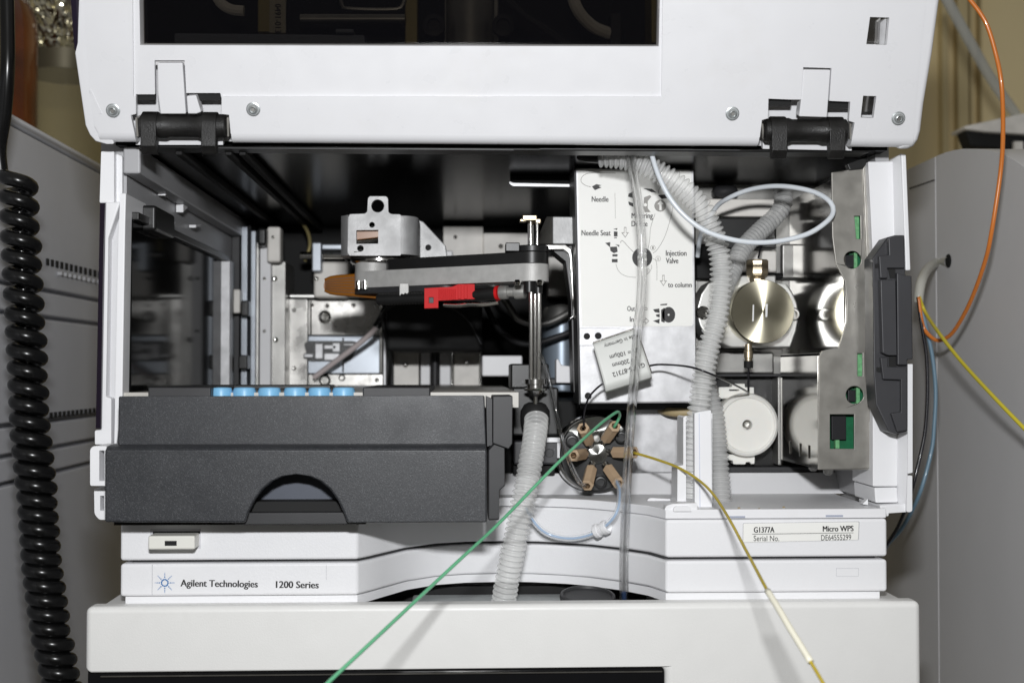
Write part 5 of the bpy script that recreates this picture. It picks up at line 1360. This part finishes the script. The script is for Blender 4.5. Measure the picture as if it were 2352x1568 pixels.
k1 = [e[0] - e[1] * .003, e[0] + e[1] * .001] + [P(*q) for q in ((1341, 975, .056), (1342, 945, .052), (1350, 918, .050), (1362, 900, .049), (1386, 880, .048), (1430, 858, .048), (1491, 840, .048), (1527, 837, .047), (1587, 843, .030), (1643, 863, .030), (1692, 886, .060), (1719, 901, .083))]
mb = MB(); mb.tube(k1, .00048, n=10, step=.0012); mb.build('line', M['blackcap'], tgc, ang=180)
mb = MB(); c = P(1719, 830, .086); mb.tube([P(1719, 832, .086), P(1719, 870, .0855), P(1719, 903, .085)], .00052, n=10)
tag(mb.build('short_capillary', M['blackcap']), 'short upright black capillary between metering head and ivory spool', 'capillary')
mb = MB(); mb.tube([P(1742, 592, .088), P(1748, 565, .094), P(1754, 545, .1)], .0005, n=8)
tag(mb.build('upper_capillary', M['blackcap']), 'thin black capillary rising from the nut above the metering head', 'capillary')
# folded label: a sheet with a rounded fold at its lower left
TLp, TRp, BRp, BLp = [P(*cT(t), y_) for t, y_ in (((252, 815), .046), ((735, 650), .0465), ((925, 1200), .043), ((405, 1362), .0425))]
bm = bmesh.new(); nu, nv_ = 16, 16
m_ = MB(); m_.bm.free(); m_.bm = bm
def sheet(mb_, f, nu, nv_):
    V = [[mb_.bm.verts.new(f(i / nu, j / nv_)) for i in range(nu + 1)] for j in range(nv_ + 1)]
    for j in range(nv_):
        for i in range(nu): mb_.bm.faces.new((V[j][i], V[j][i + 1], V[j + 1][i + 1], V[j + 1][i]))
nT = (TRp - TLp).cross(BLp - TLp).normalized()
if nT.y > 0: nT = -nT
def tagf(u, v):
    p_ = TLp.lerp(TRp, u).lerp(BLp.lerp(BRp, u), v)
    rr = .06
    b_ = 0.0
    if v > .86: b_ -= ((v - .86) / .14) ** 2 * .0022
    if v < .08: b_ -= ((.08 - v) / .08) ** 2 * .0012
    return p_ + nT * (.0006 * math.sin(math.pi * v) + b_)
sheet(m_, tagf, nu, 40)
sheet(m_, lambda u, v: tagf(u, v) - nT * (.0016 + .0010 * v) + (TRp - TLp) * .012, nu, 40)
tg_ = m_.build('paper_label', M['tagpaper'], tgc, ang=60)
mt_ = tg_.modifiers.new('solid', 'SOLIDIFY'); mt_.thickness = .0002; mt_.offset = -1
m_ = MB(); m_.tube([tagf(0.03, 0) - nT * .0014, tagf(.5, 0) - nT * .0014, tagf(.98, 0) - nT * .0014], .0007, n=8); m_.tube([tagf(.995, .25) - nT * .0012, tagf(1.0, .9) - nT * .0016], .0008, n=8); m_.build('foil_edge', M['foiledge'], tgc)
ft = Fr((TLp + BRp) / 2 + nT * .0013, (TRp - TLp).normalized(), nT.cross((TRp - TLp).normalized()))
if ft.n.y > 0: ft = Fr(ft.o, ft.u, -ft.v)
text.h = 10
for s_, a_, b_, bo in (('Made in Germany', (770, 705), (378, 833), .004), ('ID = 100µm', (755, 865), (440, 955), .010), ('L = 200mm', (755, 965), (470, 1045), .010), ('G1375-87312', (828, 1035), (472, 1150), .010)):
    a = cT(a_); b = cT(b_); text.h = 10 if s_[0] != 'M' else 8.5
    text(ft, s_, a[0], a[1], b[0], b[1], M['ink'], tgc, bold=bo)

# right hand bundle
sb = MB(); sb.tube([onX(*cH((1392, 255)), XR) , P(*cH((1320, 258)), .19), P(*cH((1250, 300)), .165), P(*cH((1205, 380)), .145), P(*cH((1185, 470)), .14), P(*cH((1180, 535)), .14)], .0026, n=20, cap=False)
tag(sb.build('sleeve_tube', mat('translucent sleeve', (.62, .61, .55), .3, alpha=(.72, (.95, .95, .92))), ang=180), 'translucent sleeve coming out of the right instrument with capillaries inside', 'tube')
Yb = .135
cap_('orange_capillary', [(*cH((1180, 500)), Yb), (*cH((1200, 650)), Yb), (*cH((1225, 730)), Yb), (*cH((1290, 795)), Yb - .005), (*cH((1350, 797)), Yb - .01), (*cH((1430, 735)), Yb - .02), (*cH((1540, 540)), Yb - .04), (*cH((1640, 270)), Yb - .06), (*cH((1690, 50)), Yb - .07)] + [(*cD((1755, 1180)), .06), (*cD((1770, 900)), .055), (*cD((1760, 600)), .05), (*cD((1720, 380)), .05), (*cD((1650, 160)), .05), (*cD((1540, 0)), .05), (*cD((1440, -110)), .05)], .00105, 'orangecap', 'orange capillary looping up along the right edge of the picture')
cap_('bright_yellow_capillary', [(*cH((1185, 500)), Yb), (*cH((1230, 610)), Yb), (*cH((1330, 760)), Yb - .03), (*cH((1480, 950)), Yb - .055), (*cH((1700, 1190)), Yb - .085), (*cH((1980, 1480)), Yb - .11)], .00095, 'yellowb', 'bright yellow capillary running down to the right edge from the sleeve')
cap_('black_capillary', [(*cH((1178, 500)), Yb), (*cH((1200, 680)), Yb), (*cH((1235, 900)), Yb), (*cH((1243, 1150)), Yb), (*cH((1230, 1400)), Yb), (*cL((1160, 10)), Yb), (*cL((1090, 290)), Yb), (*cL((1010, 500)), Yb + .01), (*cL((925, 640)), Yb + .02), (*cL((820, 800)), Yb + .05), (*cL((700, 900)), Yb + .1)], .00095, 'blackcap', 'black capillary hanging beside the right post below the sleeve')
cap_('blue_capillary', [(*cH((1188, 500)), Yb + .004), (*cH((1225, 680)), Yb + .004), (*cH((1275, 900)), Yb + .004), (*cH((1300, 1150)), Yb + .004), (*cH((1290, 1400)), Yb + .004), (*cL((1228, 10)), Yb + .004), (*cL((1150, 290)), Yb + .004), (*cL((1040, 510)), Yb + .014), (*cL((930, 640)), Yb + .024), (*cL((825, 800)), Yb + .055), (*cL((705, 900)), Yb + .105)], .00105, 'bluecap', 'grey blue capillary hanging outside the black one at right')
mb = MB(); mb.tube([P(*cD((1345, -80)), .45), P(*cD((1380, 0)), .45), P(*cD((1560, 330)), .47), P(*cD((1700, 570)), .49), P(*cD((1860, 800)), .51)], .0042, n=16)
tag(mb.build('glass_rod', mat('pale tube', (.60, .62, .60), .15, alpha=(.6, (1, 1, 1)))), 'blurred pale tube slanting across the beige wall at the upper right', 'tube')

# crumbs on the tray
random.seed(5)
for i, (x, y, l_) in enumerate(((1765, 1137, 'dark crumb on the white tray slope below the spool'), (1697, 1167, 'dark crumb on the tray floor right of the hose'), (1744, 1169, 'dark crumb near the tray lip in the shadow'), (1800, 1165, 'small dark crumb farthest right on the tray'))):
    c = onZ(x, y, zlip1 - .001) if i else P(x, y, .0885)
    m_ = MB(); m_.lathe(c - Vector((0, 0, .0002)), (.3, .2, 1), [(.0004, 0), (.0008, .0003), (.0003, .0007)], 6)
    tag(m_.build('crumb', M['tan']), l_, 'crumb', 'crumbs on the tray')
